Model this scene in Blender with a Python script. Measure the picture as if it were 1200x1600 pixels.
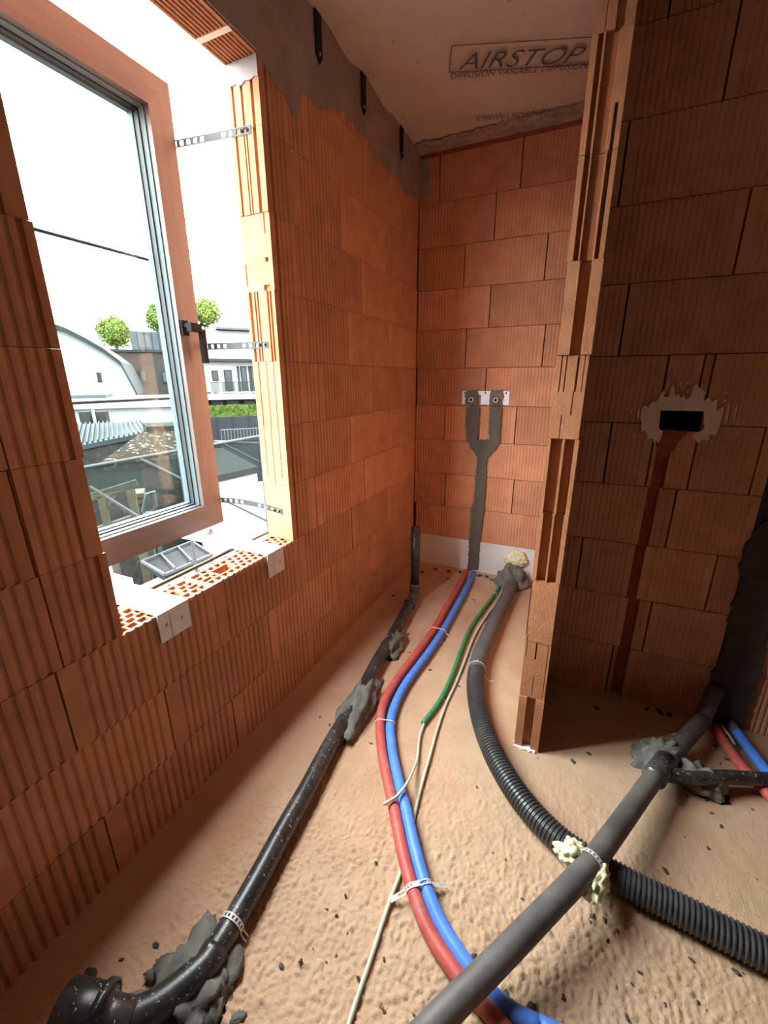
import bpy, bmesh, math, random
from mathutils import Vector, Matrix, noise
from mathutils.geometry import tessellate_polygon

for o in list(bpy.data.objects):
    bpy.data.objects.remove(o)
SC = bpy.context.scene
COL = SC.collection
RND = random.Random(7)

# ------------------------------------------------------------------ camera
F_PX, YAW, PITCH, ROLL, EYE = 659.2, -0.430871, 0.305545, 0.0053574, 1.48
FWD = Vector((math.sin(YAW) * math.cos(PITCH), math.cos(YAW) * math.cos(PITCH), -math.sin(PITCH)))
_r = Vector((math.cos(YAW), -math.sin(YAW), 0))
_d = FWD.cross(_r)
RIGHT = math.cos(ROLL) * _r + math.sin(ROLL) * _d
DOWN = -math.sin(ROLL) * _r + math.cos(ROLL) * _d
cam_data = bpy.data.cameras.new('camera')
cam_data.sensor_fit = 'VERTICAL'
cam_data.sensor_height = 36.0
cam_data.lens = F_PX / 1600 * 36.0
cam_data.clip_start = 0.02
cam_data.clip_end = 1500
cam = bpy.data.objects.new('camera', cam_data)
COL.objects.link(cam)
cam.matrix_world = Matrix.Translation((0, 0, EYE)) @ Matrix((
    (RIGHT.x, -DOWN.x, -FWD.x), (RIGHT.y, -DOWN.y, -FWD.y), (RIGHT.z, -DOWN.z, -FWD.z))).to_4x4()
SC.camera = cam

# ------------------------------------------------------------------ world: bright overcast sky
SKY = 61.0          # zenith radiance of an evenly bright overcast sky, a third dimmer at the horizon
w = bpy.data.worlds.new('overcast_sky')
SC.world = w
w.use_nodes = True
_wt = w.node_tree
_bg = _wt.nodes['Background']; _bg.inputs[0].default_value = (0.94, 0.975, 1.0, 1)
_tc = _wt.nodes.new('ShaderNodeTexCoord'); _sp = _wt.nodes.new('ShaderNodeSeparateXYZ'); _cl = _wt.nodes.new('ShaderNodeClamp'); _ma = _wt.nodes.new('ShaderNodeMath')
_ma.operation = 'MULTIPLY_ADD'; _ma.inputs[1].default_value = SKY / 3; _ma.inputs[2].default_value = SKY * 2 / 3
_wt.links.new(_tc.outputs['Generated'], _sp.inputs[0]); _wt.links.new(_sp.outputs['Z'], _cl.inputs['Value']); _wt.links.new(_cl.outputs[0], _ma.inputs[0]); _wt.links.new(_ma.outputs[0], _bg.inputs[1])
# portal over the window opening: emits nothing, only tells Cycles where daylight comes in
pl = bpy.data.lights.new('window_portal', 'AREA')
pl.shape = 'RECTANGLE'; pl.size = 1.76; pl.size_y = 0.83
pl.cycles.is_portal = True
po = bpy.data.objects.new('window_portal', pl)
COL.objects.link(po)
po.location = (-1.282, 1.064, 1.65)
po.rotation_euler = (0, -math.pi / 2, 0)
po['kind'] = 'helper'

SC.view_settings.view_transform = 'Standard'
SC.view_settings.look = 'None'
SC.view_settings.gamma = 1.0
SC.view_settings.use_curve_mapping = False
SC.view_settings.exposure = 0.0
SC.cycles.use_denoising = True
SC.cycles.max_bounces = 14
SC.cycles.diffuse_bounces = 10
SC.cycles.transparent_max_bounces = 16
SC.cycles.sample_clamp_indirect = 20.0

# ------------------------------------------------------------------ helpers
def ray(px, py):
    return RIGHT * (px - 600) + DOWN * (py - 800) + FWD * F_PX
def onx(px, py, x):
    d = ray(px, py); p = d * (x / d.x); p.z += EYE; return p
def ony(px, py, y):
    d = ray(px, py); p = d * (y / d.y); p.z += EYE; return p
def fl(px, py, z=0.0):
    d = ray(px, py); p = d * ((z - EYE) / d.z); p.z += EYE; return p

class MB:
    def __init__(s):
        s.v = []; s.f = []
    def add(s, vs, fs):
        n = len(s.v); s.v += [tuple(v) for v in vs]; s.f += [tuple(i + n for i in f) for f in fs]; return s
    def box(s, a, b):
        x0, y0, z0 = a; x1, y1, z1 = b
        return s.add([(x0,y0,z0),(x1,y0,z0),(x1,y1,z0),(x0,y1,z0),(x0,y0,z1),(x1,y0,z1),(x1,y1,z1),(x0,y1,z1)],
                     [(0,3,2,1),(4,5,6,7),(0,1,5,4),(1,2,6,5),(2,3,7,6),(3,0,4,7)])
    def bar(s, a, b, w, h, up=(0,0,1)):
        a = Vector(a); b = Vector(b); t = (b - a).normalized(); u = Vector(up)
        if abs(t.dot(u)) > .98: u = Vector((1,0,0))
        r = t.cross(u).normalized(); u = r.cross(t).normalized()
        vs = [p + r * (sx * w / 2) + u * (sz * h / 2) for p in (a, b) for sx, sz in ((-1,-1),(1,-1),(1,1),(-1,1))]
        return s.add(vs, [(0,1,2,3),(7,6,5,4),(0,4,5,1),(1,5,6,2),(2,6,7,3),(3,7,4,0)])
    def plan(s, poly, z0, z1):
        n = len(poly)
        vs = [(x, y, z0) for x, y in poly] + [(x, y, z1) for x, y in poly]
        fs = [(i, (i+1) % n, n + (i+1) % n, n + i) for i in range(n)]
        fs += [tuple(range(n-1, -1, -1)), tuple(range(n, 2*n))]
        return s.add(vs, fs)
    def sweep(s, pts, rad, seg=14, caps=True):
        pts = [Vector(p) for p in pts]; n = len(pts); N = None; base = len(s.v)
        for i, p in enumerate(pts):
            t = (pts[min(i+1, n-1)] - pts[max(i-1, 0)]).normalized()
            if N is None:
                N = t.cross(Vector((0,0,1)))
                if N.length < .05: N = t.cross(Vector((1,0,0)))
                N.normalize()
            N = (N - t * N.dot(t)).normalized(); B = t.cross(N)
            r = rad(i, n) if callable(rad) else rad
            for k in range(seg):
                a = 2 * math.pi * k / seg
                s.v.append(tuple(p + (N * math.cos(a) + B * math.sin(a)) * r))
        for i in range(n - 1):
            for k in range(seg):
                a = base + i*seg + k; b = base + i*seg + (k+1) % seg
                s.f.append((a, b, b + seg, a + seg))
        if caps:
            s.f.append(tuple(base + k for k in range(seg-1, -1, -1)))
            s.f.append(tuple(base + (n-1)*seg + k for k in range(seg)))
        return s
    def lathe(s, prof, org, axis, seg=24):
        """prof: list of (distance along axis, radius)"""
        axis = Vector(axis).normalized(); org = Vector(org)
        N = axis.cross(Vector((0,0,1)))
        if N.length < .05: N = axis.cross(Vector((1,0,0)))
        N.normalize(); B = axis.cross(N); base = len(s.v)
        for d, r in prof:
            for k in range(seg):
                a = 2 * math.pi * k / seg
                s.v.append(tuple(org + axis * d + (N * math.cos(a) + B * math.sin(a)) * r))
        for i in range(len(prof) - 1):
            for k in range(seg):
                a = base + i*seg + k; b = base + i*seg + (k+1) % seg
                s.f.append((a, b, b + seg, a + seg))
        return s
    def slab(s, loops, fn, t):
        """ragged sheet: loops of (u, v), fn maps (u, v, height) to 3-D"""
        tri = tessellate_polygon([[Vector((u, v, 0)) for u, v in L] for L in loops])
        flat = [p for L in loops for p in L]; n = len(flat); base = len(s.v)
        for u, v in flat: s.v.append(tuple(fn(u, v, t)))
        for u, v in flat: s.v.append(tuple(fn(u, v, 0)))
        for f in tri:
            s.f.append(tuple(base + i for i in f))
        k = 0
        for L in loops:
            for i in range(len(L)):
                a = k + i; b = k + (i+1) % len(L)
                s.f.append((base + a, base + b, base + b + n, base + a + n))
            k += len(L)
        return s
    def build(s, name, mat, parent=None, smooth=False, fix=False):
        me = bpy.data.meshes.new(name)
        me.from_pydata(s.v, [], s.f); me.update()
        if fix:
            bm = bmesh.new(); bm.from_mesh(me); bmesh.ops.recalc_face_normals(bm, faces=bm.faces); bm.to_mesh(me); bm.free()
        if smooth:
            me.polygons.foreach_set('use_smooth', [True] * len(me.polygons))
        return link(name, me, mat, parent)

def link(name, me, mat, parent=None):
    if mat is not None and not me.materials:
        me.materials.append(mat)
    o = bpy.data.objects.new(name, me); COL.objects.link(o)
    if parent is not None: o.parent = parent
    return o
def empty(name, loc=(0,0,0), rz=0.0):
    o = bpy.data.objects.new(name, None); COL.objects.link(o); o.location = loc; o.rotation_euler = (0,0,rz)
    o.empty_display_size = .1
    return o
def tag(o, label, cat, group=None, kind=None):
    o['label'] = label; o['category'] = cat
    if group: o['group'] = group
    if kind: o['kind'] = kind
    return o
def on_(pts, L):
    d = (pts[-1] - pts[-2]); d.z = 0; return pts + [pts[-1] + d.normalized() * L]
def spline(pts, step=0.02):
    P = [Vector(p) for p in pts]; P = [P[0]*2 - P[1]] + P + [P[-1]*2 - P[-2]]; raw = []
    for i in range(1, len(P) - 2):
        a, b, c, d = P[i-1], P[i], P[i+1], P[i+2]
        for k in range(24):
            t = k / 24
            raw.append(.5 * ((2*b) + (c-a)*t + (2*a-5*b+4*c-d)*t*t + (3*b-a-3*c+d)*t*t*t))
    raw.append(P[-2]); L = [0]
    for i in range(1, len(raw)): L.append(L[-1] + (raw[i]-raw[i-1]).length)
    n = max(2, int(L[-1] / step)); out = []; j = 0
    for k in range(n + 1):
        s = L[-1] * k / n
        while j < len(L) - 2 and L[j+1] < s: j += 1
        t = (s - L[j]) / max(1e-9, L[j+1] - L[j])
        out.append(raw[j].lerp(raw[j+1], min(1, t)))
    return out

# ------------------------------------------------------------------ materials
def mat(name, col, rough=.8, var=.12, scale=8.0, bump=0.0, bscale=60.0, metal=0.0, spec=.3, col2=None, mixscale=None, mixpos=.5, mixw=.12,
        rnd=0.0, stretch=(1,1,1), specks=None, coat=0.0):
    m = bpy.data.materials.new(name); m.use_nodes = True
    nt = m.node_tree; N = nt.nodes; Lk = nt.links
    b = N['Principled BSDF']
    b.inputs['Roughness'].default_value = rough
    b.inputs['Metallic'].default_value = metal
    b.inputs['Specular IOR Level'].default_value = spec
    if coat: b.inputs['Coat Weight'].default_value = coat; b.inputs['Coat Roughness'].default_value = .2
    tc = N.new('ShaderNodeTexCoord'); mp = N.new('ShaderNodeMapping'); mp.inputs['Scale'].default_value = stretch
    oi = N.new('ShaderNodeObjectInfo')
    Lk.new(tc.outputs['Object'], mp.inputs['Vector'])
    ad = N.new('ShaderNodeVectorMath'); ad.operation = 'ADD'
    mu = N.new('ShaderNodeMath'); mu.operation = 'MULTIPLY'; mu.inputs[1].default_value = 37.0 if rnd else 0.0
    Lk.new(oi.outputs['Random'], mu.inputs[0])
    Lk.new(mp.outputs[0], ad.inputs[0]); Lk.new(mu.outputs[0], ad.inputs[1])
    vec = ad.outputs[0]
    def noi(sc, det=5.0, rg=.6):
        n = N.new('ShaderNodeTexNoise'); n.inputs['Scale'].default_value = sc; n.inputs['Detail'].default_value = det
        n.inputs['Roughness'].default_value = rg; Lk.new(vec, n.inputs['Vector']); return n.outputs['Fac']
    def ramp(fac, p0, p1, c0=(0,0,0,1), c1=(1,1,1,1)):
        r = N.new('ShaderNodeValToRGB'); r.color_ramp.elements[0].position = p0; r.color_ramp.elements[1].position = p1
        r.color_ramp.elements[0].color = c0; r.color_ramp.elements[1].color = c1
        Lk.new(fac, r.inputs[0]); return r.outputs[0]
    def mix(fac, a, b_, mode='MIX'):
        x = N.new('ShaderNodeMix'); x.data_type = 'RGBA'; x.blend_type = mode
        if hasattr(fac, 'links'): Lk.new(fac, x.inputs[0])
        else: x.inputs[0].default_value = fac
        for s_, q in ((6, a), (7, b_)):
            if hasattr(q, 'links'): Lk.new(q, x.inputs[s_])
            else: x.inputs[s_].default_value = (*q[:3], 1)
        return x.outputs[2]
    lo = tuple(c * (1 - var) for c in col); hi = tuple(min(1, c * (1 + var)) for c in col)
    c = mix(ramp(noi(scale), .3, .7), lo, hi)
    if col2 is not None:
        c = mix(ramp(noi(mixscale or scale * .4, 6, .65), mixpos - mixw, mixpos + mixw), c, col2)
    if specks is not None:
        sc, pos, sw, sco = specks
        c = mix(ramp(noi(sc, 3, .5), pos, pos + sw), c, sco)
    if rnd:
        mr = N.new('ShaderNodeMapRange'); mr.inputs[3].default_value = 1 - rnd; mr.inputs[4].default_value = 1 + rnd * .6
        Lk.new(oi.outputs['Random'], mr.inputs[0])
        vm = N.new('ShaderNodeVectorMath'); vm.operation = 'SCALE'
        Lk.new(c, vm.inputs[0]); Lk.new(mr.outputs[0], vm.inputs['Scale']); c = vm.outputs[0]
    Lk.new(c, b.inputs['Base Color'])
    if bump:
        bp = N.new('ShaderNodeBump'); bp.inputs['Strength'].default_value = min(1, bump); bp.inputs['Distance'].default_value = .004 * max(1, bump)
        Lk.new(noi(bscale, 6, .6), bp.inputs['Height']); Lk.new(bp.outputs[0], b.inputs['Normal'])
    return m

M = {}
M['brick'] = mat('terracotta_block', (.61, .292, .163), .85, .15, 9, .35, 160, rnd=.15, col2=(.65, .345, .21), mixscale=3.2, mixpos=.62, mixw=.1)
M['brick_end'] = mat('terracotta_block_end', (.42, .168, .076), .85, .12, 14, .5, 120, rnd=.08, col2=(.46, .205, .105), mixscale=10, mixpos=.6)
M['core'] = mat('terracotta_joint', (.42, .14, .06), .95, .2, 20)
M['cut'] = mat('cut_terracotta', (.34, .09, .045), .95, .25, 40, .8, 90)
M['cement'] = mat('grey_cement_render', (.31, .275, .265), .92, .2, 6, .5, 60, col2=(.42, .30, .24), mixscale=5, mixpos=.62)
M['mortar'] = mat('fresh_dark_mortar', (.15, .145, .125), .8, .3, 18, 1.0, 55, col2=(.23, .22, .185), mixscale=14, mixpos=.62)
M['mortar_dark'] = mat('dark_mortar_fill', (.060, .045, .040), .95, .25, 15, .6, 60)
M['mortar_flat'] = mat('smoothed_mortar_fill', (.125, .122, .10), .9, .2, 10, .35, 60, stretch=(1,1,.3))
M['concrete'] = mat('bounce_cutting_concrete', (.13, .12, .11), .9, .15, 3)  # colour kept dark so the unseen walls return little fill light
M['board'] = mat('white_insulation_board', (.74, .72, .70), .8, .05, 4, col2=(.50, .40, .33), mixscale=2.6, mixpos=.68, mixw=.1)
M['plaster'] = mat('cream_gypsum', (.80, .65, .52), .85, .08, 30, .3, 80)
M['black'] = mat('black_void', (.004, .004, .004), .9, 0, 5)
M['pe'] = mat('black_pe_pipe', (.022, .021, .021), .34, .4, 20, .12, 200, spec=.5, col2=(.10, .085, .075), mixscale=9, mixpos=.62, mixw=.16, specks=(120, .66, .02, (.5, .45, .4)))
M['pe_dusty'] = mat('dusty_grey_pe_pipe', (.125, .108, .095), .5, .25, 14, .12, 160, spec=.45, col2=(.06, .055, .052), mixscale=6, mixpos=.58, mixw=.15)
M['hose'] = mat('black_corrugated_hose', (.040, .038, .038), .38, .3, 12, 0, spec=.5, col2=(.10, .085, .075), mixscale=7, mixpos=.66, mixw=.14)
M['sleeve'] = mat('grey_smooth_hose', (.105, .10, .098), .55, .2, 14, .1, 90, spec=.35)
M['red'] = mat('red_pipe_sleeve', (.50, .085, .070), .5, .18, 30, .12, 120, spec=.4, col2=(.52, .16, .12), mixscale=16, mixpos=.62)
M['blue'] = mat('blue_pipe_sleeve', (.085, .235, .78), .45, .14, 30, .1, 120, spec=.4, col2=(.16, .30, .75), mixscale=16, mixpos=.66)
M['green'] = mat('green_conduit', (.045, .24, .085), .5, .15, 30, spec=.4)
M['cream'] = mat('cream_cable', (.52, .52, .40), .5, .12, 25, spec=.4)
M['foam'] = mat('cream_polyurethane_foam', (.78, .74, .46), .8, .12, 30, .5, 80)
M['galv'] = mat('galvanised_steel', (.62, .65, .68), .38, .10, 25, metal=.85, spec=.5)
M['strap'] = mat('dull_punched_steel', (.045, .047, .050), .6, .15, 25, spec=.2)
M['steel'] = mat('white_zinc_plate', (.72, .76, .80), .45, .08, 20, metal=.25, spec=.5)
M['tape'] = mat('white_punched_tape', (.66, .64, .62), .5, .1, 30, metal=.2)
M['tie'] = mat('white_cable_tie', (.68, .68, .64), .5, .05, 30)
M['darkmetal'] = mat('blackened_metal', (.012, .012, .013), .6, .2, 20)
M['frame'] = mat('walnut_foil', (.047, .033, .029), .5, .22, 5, .15, 60, spec=.4, stretch=(3, 3, .35), col2=(.064, .044, .037), mixscale=6, mixpos=.55)
M['frame_h'] = mat('walnut_foil_rail', (.047, .033, .029), .5, .22, 5, .15, 60, spec=.4, stretch=(3, .35, 3), col2=(.064, .044, .037), mixscale=6, mixpos=.55)
M['bead'] = mat('blue_grey_glazing_bead', (.060, .080, .088), .5, .08, 10, spec=.12)
M['gasket'] = mat('black_gasket', (.012, .013, .015), .6, .1, 10)
M['handle'] = mat('black_handle_metal', (.005, .005, .006), .65, .1, 10, spec=.06)
M['crumb'] = mat('dark_mortar_crumb', (.085, .064, .052), .9, .3, 30, rnd=.3)
M['chip'] = mat('pale_plaster_chip', (.55, .47, .40), .8, .1, 30)
M['print'] = mat('faded_blue_black_print', (.10, .10, .125), .8, .25, 30)
M['leaf_a'] = mat('sunlit_leaves', (.026, .040, .008), .9, .5, 1.2, spec=.02, col2=(.048, .062, .015), mixscale=.8, mixpos=.5)
M['bark'] = mat('grey_bark', (.05, .04, .03), .9)
M['wood'] = mat('pale_weathered_timber', (.075, .064, .042), .8, .2, 6, .2, 60)
M['glassdark'] = mat('dark_skylight_glass', (.0032, .0040, .0038), .6, .2, 3, spec=.04)

def glass_mat(name, tint, refl):
    m = bpy.data.materials.new(name); m.use_nodes = True; nt = m.node_tree; nt.nodes.clear()
    out = nt.nodes.new('ShaderNodeOutputMaterial'); mx = nt.nodes.new('ShaderNodeMixShader')
    tr = nt.nodes.new('ShaderNodeBsdfTransparent'); gl = nt.nodes.new('ShaderNodeBsdfGlossy'); fr = nt.nodes.new('ShaderNodeLayerWeight'); pw = nt.nodes.new('ShaderNodeMath'); ad = nt.nodes.new('ShaderNodeMath')
    tr.inputs[0].default_value = (*tint, 1); gl.inputs['Roughness'].default_value = .02; fr.inputs[0].default_value = .5; pw.operation = 'POWER'; pw.inputs[1].default_value = refl; ad.operation = 'MULTIPLY_ADD'; ad.inputs[1].default_value = .55; ad.inputs[2].default_value = .018
    nt.links.new(fr.outputs['Facing'], pw.inputs[0]); nt.links.new(pw.outputs[0], ad.inputs[0]); nt.links.new(ad.outputs[0], mx.inputs[0]); nt.links.new(tr.outputs[0], mx.inputs[1]); nt.links.new(gl.outputs[0], mx.inputs[2])
    nt.links.new(mx.outputs[0], out.inputs[0]); return m
M['glass'] = glass_mat('window_glass', (.84, .91, .90), 5.0)

# ------------------------------------------------------------------ room dimensions
XL, YB, YR, XE, YS, ZC = -1.14, 3.06, 2.0, 4.2, -3.6, 2.85
WY0, WY1, WZ0, WZ1 = .653, 1.475, .772, 2.525     # window opening
WT = .14                                           # outer wall thickness

# floor: sprayed, brick-dusted foam with real bumps
def floor_h(x, y):
    v = Vector((x, y, 0))
    rough = max(0., min(1., (1.55 - y) / .7)) * max(0., min(1., (1.02 - (-x)) / .2)) * max(0., min(1., (.75 - x + .5 * (1.2 - y)) / .45))
    rough = max(rough, .06)
    h = .006 * noise.noise(v * 2.2) + .003 * noise.noise(v * 7)
    h += rough * (.011 * abs(noise.noise(v * 50)) + .010 * abs(noise.noise(v * 90 + Vector((3, 1, 0)))) + .003 * noise.noise(v * 120) - .004)
    h += .0012 * noise.noise(v * 30)
    e = min(x - XL, 1.0)
    if e < .05: h += (.05 - e) * .25                   # little fillet of dust along the wall
    if y > YB - .16 and x < 0: h += (y - (YB - .16)) * .22
    return h
def axis(segs):
    out = []
    for a, b, st in segs:
        n = max(1, round((b - a) / st)); out += [a + (b - a) * i / n for i in range(n)]
    return out + [segs[-1][1]]
fx = axis([(XL - .1, XL, .05), (XL, -.95, .012), (-.95, 1.0, .005), (1.0, XE + .1, .05)])
fy = axis([(YS - .1, .2, .06), (.2, 1.6, .005), (1.6, 2.2, .012), (2.2, YB + .1, .02)])
mb = MB(); nx, ny = len(fx), len(fy)
mb.v = [(x, y, floor_h(x, y)) for y in fy for x in fx]
mb.f = [(j*nx+i, j*nx+i+1, (j+1)*nx+i+1, (j+1)*nx+i) for j in range(ny-1) for i in range(nx-1)]
M['floor'] = mat('dusty_orange_foam_floor', (.515, .335, .215), .9, .09, 7, .7, 150, col2=(.47, .265, .15), mixscale=2.3, mixpos=.6, mixw=.14,
                 specks=(75, .70, .03, (.34, .20, .13)))
floor = tag(mb.build('floor', M['floor'], smooth=True), 'bumpy orange-beige sprayed foam floor dusted with brick', 'floor', kind='structure')
fs = MB().box((XL - .1, YS - .1, -.25), (XE + .1, YB + .1, -.03)).build('floor_slab', M['core'], floor)

# ceiling: airtight membrane
def ceil_h(x, y):
    v = Vector((x, y, 5))
    d = max(0, 1 - (YB - y) / .18) if x < 0 else 0
    return .006 * noise.noise(v * 1.7) + .005 * d * noise.noise(v * 24) - .002 * d + .03 * max(0, 1 - (x - XL) / .09) * noise.noise(Vector((0, y * 5, 2)))
cx = axis([(XL - .05, .05, .016), (.05, XE + .05, .12)]); cy = axis([(YS - .05, 1.2, .12), (1.2, YB + .05, .016)])
mb = MB(); nx, ny = len(cx), len(cy)
mb.v = [(x, y, ZC + ceil_h(x, y)) for y in cy for x in cx]
mb.f = [(j*nx+i, (j+1)*nx+i, (j+1)*nx+i+1, j*nx+i+1) for j in range(ny-1) for i in range(nx-1)]
M['membrane'] = mat('brown_grey_membrane', (.66, .585, .52), .75, .08, 5, .25, 50, specks=(26, .67, .05, (.42, .36, .32)), col2=(.60, .53, .465), mixscale=1.6)
ceiling = tag(mb.build('ceiling', M['membrane'], smooth=True), 'brown-grey airtight membrane ceiling with printed lettering', 'ceiling', kind='structure')
MB().box((XL - .3, YS - .3, ZC + .06), (XE + .3, YB + .3, ZC + .3)).build('roof_deck', M['core'], ceiling)
# pale adhesive strip of the membrane along the back wall
def rag(a, b, n, amp, seed, closed=False):
    out = []
    for i in range(n + 1):
        t = i / n; p = Vector(a).lerp(Vector(b), t)
        d = (Vector(b) - Vector(a)); nn = Vector((-d.y, d.x)).normalized()
        k = amp * noise.noise(Vector((seed * 7.3, i * .9, 1.7)))
        out.append(tuple(p + nn * k))
    return out
M['glue'] = mat('pale_grey_adhesive', (.42, .37, .32), .8, .35, 22, 1.0, 45, col2=(.22, .18, .15), mixscale=30, mixpos=.62)
ol = rag((XL, 2.93), (0, 2.90), 40, .035, 3) + [(0, YB), (XL, YB)]
g = MB().slab([ol], lambda u, v, h: (u, v, ZC - .006 - h), .005).build('adhesive_edge', M['glue'], ceiling)

# printed lettering on the membrane
def text(s, p0, p1, size, parent, shear=0.0, flip=False, bold=0.0, wd=1.0):
    cu = bpy.data.curves.new('lettering', 'FONT'); cu.body = s; cu.size = size; cu.shear = shear; cu.offset = bold
    cu.space_character = wd
    cu.materials.append(M['print'])
    o = bpy.data.objects.new('lettering', cu); COL.objects.link(o)
    d = Vector(p1) - Vector(p0); L = d.length
    bpy.context.view_layer.update()
    sx = L / max(.001, o.dimensions.x)
    d.normalize()
    x = Vector((d.x, d.y, 0)); z = Vector((0, 0, -1)); y = z.cross(x)
    o.matrix_world = Matrix.Translation((p0[0], p0[1], ZC - .0115)) @ Matrix((x, y, z)).transposed().to_4x4() @ Matrix.Diagonal((sx, 1, 1, 1))
    o.parent = parent
    return o
A0 = fl(716, 104, ZC); A1 = fl(905, 93, ZC)
dirt = (A1 - A0).normalized()
text('AIRSTOP', A0[:2], A1[:2], .150, ceiling, .28, bold=-.001)
A2 = A1 + dirt * .05
text('AIR', A2[:2], (A2 + dirt * .26)[:2], .150, ceiling, .28, bold=-.001)
B0 = fl(703, 119, ZC); B1 = fl(916, 102, ZC)
text('DIFFUSION VARIABLE DIFFUSION', B0[:2], B1[:2], .06, ceiling, .1, bold=0)
C0 = fl(862, 167, ZC); C1 = fl(745, 179, ZC)
text('DIFFUSION VARIABLE', C0[:2], C1[:2], .06, ceiling, .1)
bx = MB(); upd = Vector((dirt.y, -dirt.x, 0))
q = [A0 - dirt * .04 - upd * .015, A0 - dirt * .04 + upd * .15, A0 + dirt * 1.0 + upd * .15, A0 + dirt * 1.0 - upd * .015]
for a, b in ((q[0], q[1]), (q[1], q[2]), (q[0], q[3])):
    bx.bar((a.x, a.y, ZC - .011), (b.x, b.y, ZC - .011), .004, .001)
bx.build('print_border', M['print'], ceiling)

# ------------------------------------------------------------------ block walls
def rib_profile(L, pitch, depth, f0, f1, x0=0.0):
    pts = [(x0, 0)]; x = f0
    while x + pitch < L - f1:
        pts += [(x0 + x, 0), (x0 + x + pitch*.12, depth*.75), (x0 + x + pitch*.28, depth), (x0 + x + pitch*.42, depth*.7), (x0 + x + pitch*.55, 0), (x0 + x + pitch*.8, -depth*.12)]
        x += pitch
    pts.append((x0 + L, 0)); return pts
CACHE = {}
def block(L, H, T, pitch, depth, f0, f1, parent, matr, loc, rz, name='brick'):
    key = (round(L, 3), round(H, 3), T, pitch, depth, round(f0, 3), f1, matr.name)
    if key not in CACHE:
        m = MB().plan(rib_profile(L, pitch, depth, f0, f1) + [(L, T), (0, T)], 0, H)
        me = bpy.data.meshes.new(name); me.from_pydata(m.v, [], m.f); me.update(); me.materials.append(matr); CACHE[key] = me
    o = link(name, CACHE[key], None, parent); o.location = loc; o.rotation_euler = (0, 0, rz); return o
def subtract(rects, ex):
    out = []
    for (a, b, c, d) in rects:
        x0, x1, z0, z1 = ex
        if b <= x0 or a >= x1 or d <= z0 or c >= z1: out.append((a, b, c, d)); continue
        if a < x0: out.append((a, x0, c, d))
        if b > x1: out.append((x1, b, c, d))
        m0, m1 = max(a, x0), min(b, x1)
        if c < z0: out.append((m0, m1, c, z0))
        if d > z1: out.append((m0, m1, z1, d))
    return [r for r in out if r[1] - r[0] > .008 and r[3] - r[2] > .004]

# left wall (outer wall with the window)
wl = MB()
for a, b in (((YS - .1, 0), (WY0, ZC)), ((WY1, 0), (YB + .1, ZC)), ((WY0, 0), (WY1, WZ0 - .27)), ((WY0, WZ1 + .07), (WY1, ZC))):
    m0 = .02 if a[0] == WY1 else 0; m1 = .02 if b[0] == WY0 else 0
    wl.box((XL - WT + .004, a[0] + (.10 if a[0] == WY1 else 0), a[1]), (XL - .05, b[0] - (.10 if b[0] == WY0 else 0), b[1] + .05))
wall_left = tag(wl.build('wall_left', M['core']), 'ribbed terracotta block outer wall with the window opening', 'wall', kind='structure')
LJ = {0: .488, 1: .222, 2: .471, 3: 1.68, 4: .488, 5: 1.75, 6: 2.045, 7: 1.69, 8: 2.006, 9: 1.72, 10: 2.02}
PL, DL = .028, .006
def left_block(y0, y1, z0, z1, T=.06, f0=.05, mat_=None):
    jit = RND.uniform(-.0012, .0012)
    return block(y1 - y0 - .0055, z1 - z0 - .0022, T, PL, DL, f0 if y1 - y0 > .12 else .012, .006, wall_left, mat_ or M['brick'],
                 (XL + jit, y0 + .0015, z0), math.pi / 2)
for k in range(11):
    z0 = -.008 + .26 * k; z1 = min(z0 + .26, ZC + .03); z0 = max(z0, 0)
    j = LJ[k] - .52 * 8; ys = []
    while j < YB + .6: ys.append(j); j += .52
    for a, b in zip(ys, ys[1:]):
        a0, b0 = max(a, -.62), min(b, YB)
        if b0 - a0 < .02: continue
        if k == 2:
            if b0 <= WY0 - .15 or a0 >= WY1: left_block(a0, b0, z0, z1)
        elif 3 <= k <= 8 or k == 9:
            lo_, hi_ = WY0, WY1
            if b0 <= lo_ - .16 or a0 >= hi_ + .16: left_block(a0, b0, z0, z1)
            else:
                if a0 < lo_ - .16: left_block(a0, lo_ - .16, z0, z1)
                if b0 > hi_ + .16: left_block(hi_ + .16, b0, z0, z1)
        else:
            if k == 10 or True: left_block(a0, b0, z0, z1)
# the blocks that end at the window: full thickness, their end faces show the tongue-and-groove channels
def end_block(y0, y1, z0, z1, layers, jamb_low, ribs_from=.012):
    """layers: list of (fraction, [(d0, d1, depth)]) from bottom up; channels cut in the end face"""
    m = MB(); L = y1 - y0; H = z1 - z0 - .0015; z = 0
    for fr, ch in layers:
        poly = rib_profile(L, PL, DL, ribs_from if not jamb_low else .03, .006)
        if not jamb_low:                      # end at high y (x = L)
            for d0, d1, dep in ch: poly += [(L, d0), (L - dep, d0 + .001), (L - dep, d1 - .001), (L, d1)]
            poly += [(L, WT), (0, WT)]
        else:                                 # end at low y (x = 0)
            poly += [(L, WT), (0, WT)]
            for d0, d1, dep in sorted(ch, reverse=True): poly += [(0, d1), (dep, d1 - .001), (dep, d0 + .001), (0, d0)]
        m.plan(poly, z, z + H * fr); z += H * fr
    o = m.build('brick', M['brick_end'] if False else None, wall_left)
    o.data.materials.append(M['brick']); o.data.materials.append(M['brick_end'])
    for p in o.data.polygons:
        n = p.normal
        if abs(n.x) > .3 and ((p.center.x < .05) if jamb_low else (p.center.x > L - .05)) and p.center.y > .0005: p.material_index = 1
        elif n.y > .5 and p.center.y < WT - .01: p.material_index = 1
    o.location = (XL, y0, z0); o.rotation_euler = (0, 0, math.pi / 2)
    return o
S3 = [(.014, .040, .012), (.050, .080, .006), (.090, .118, .012)]
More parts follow.
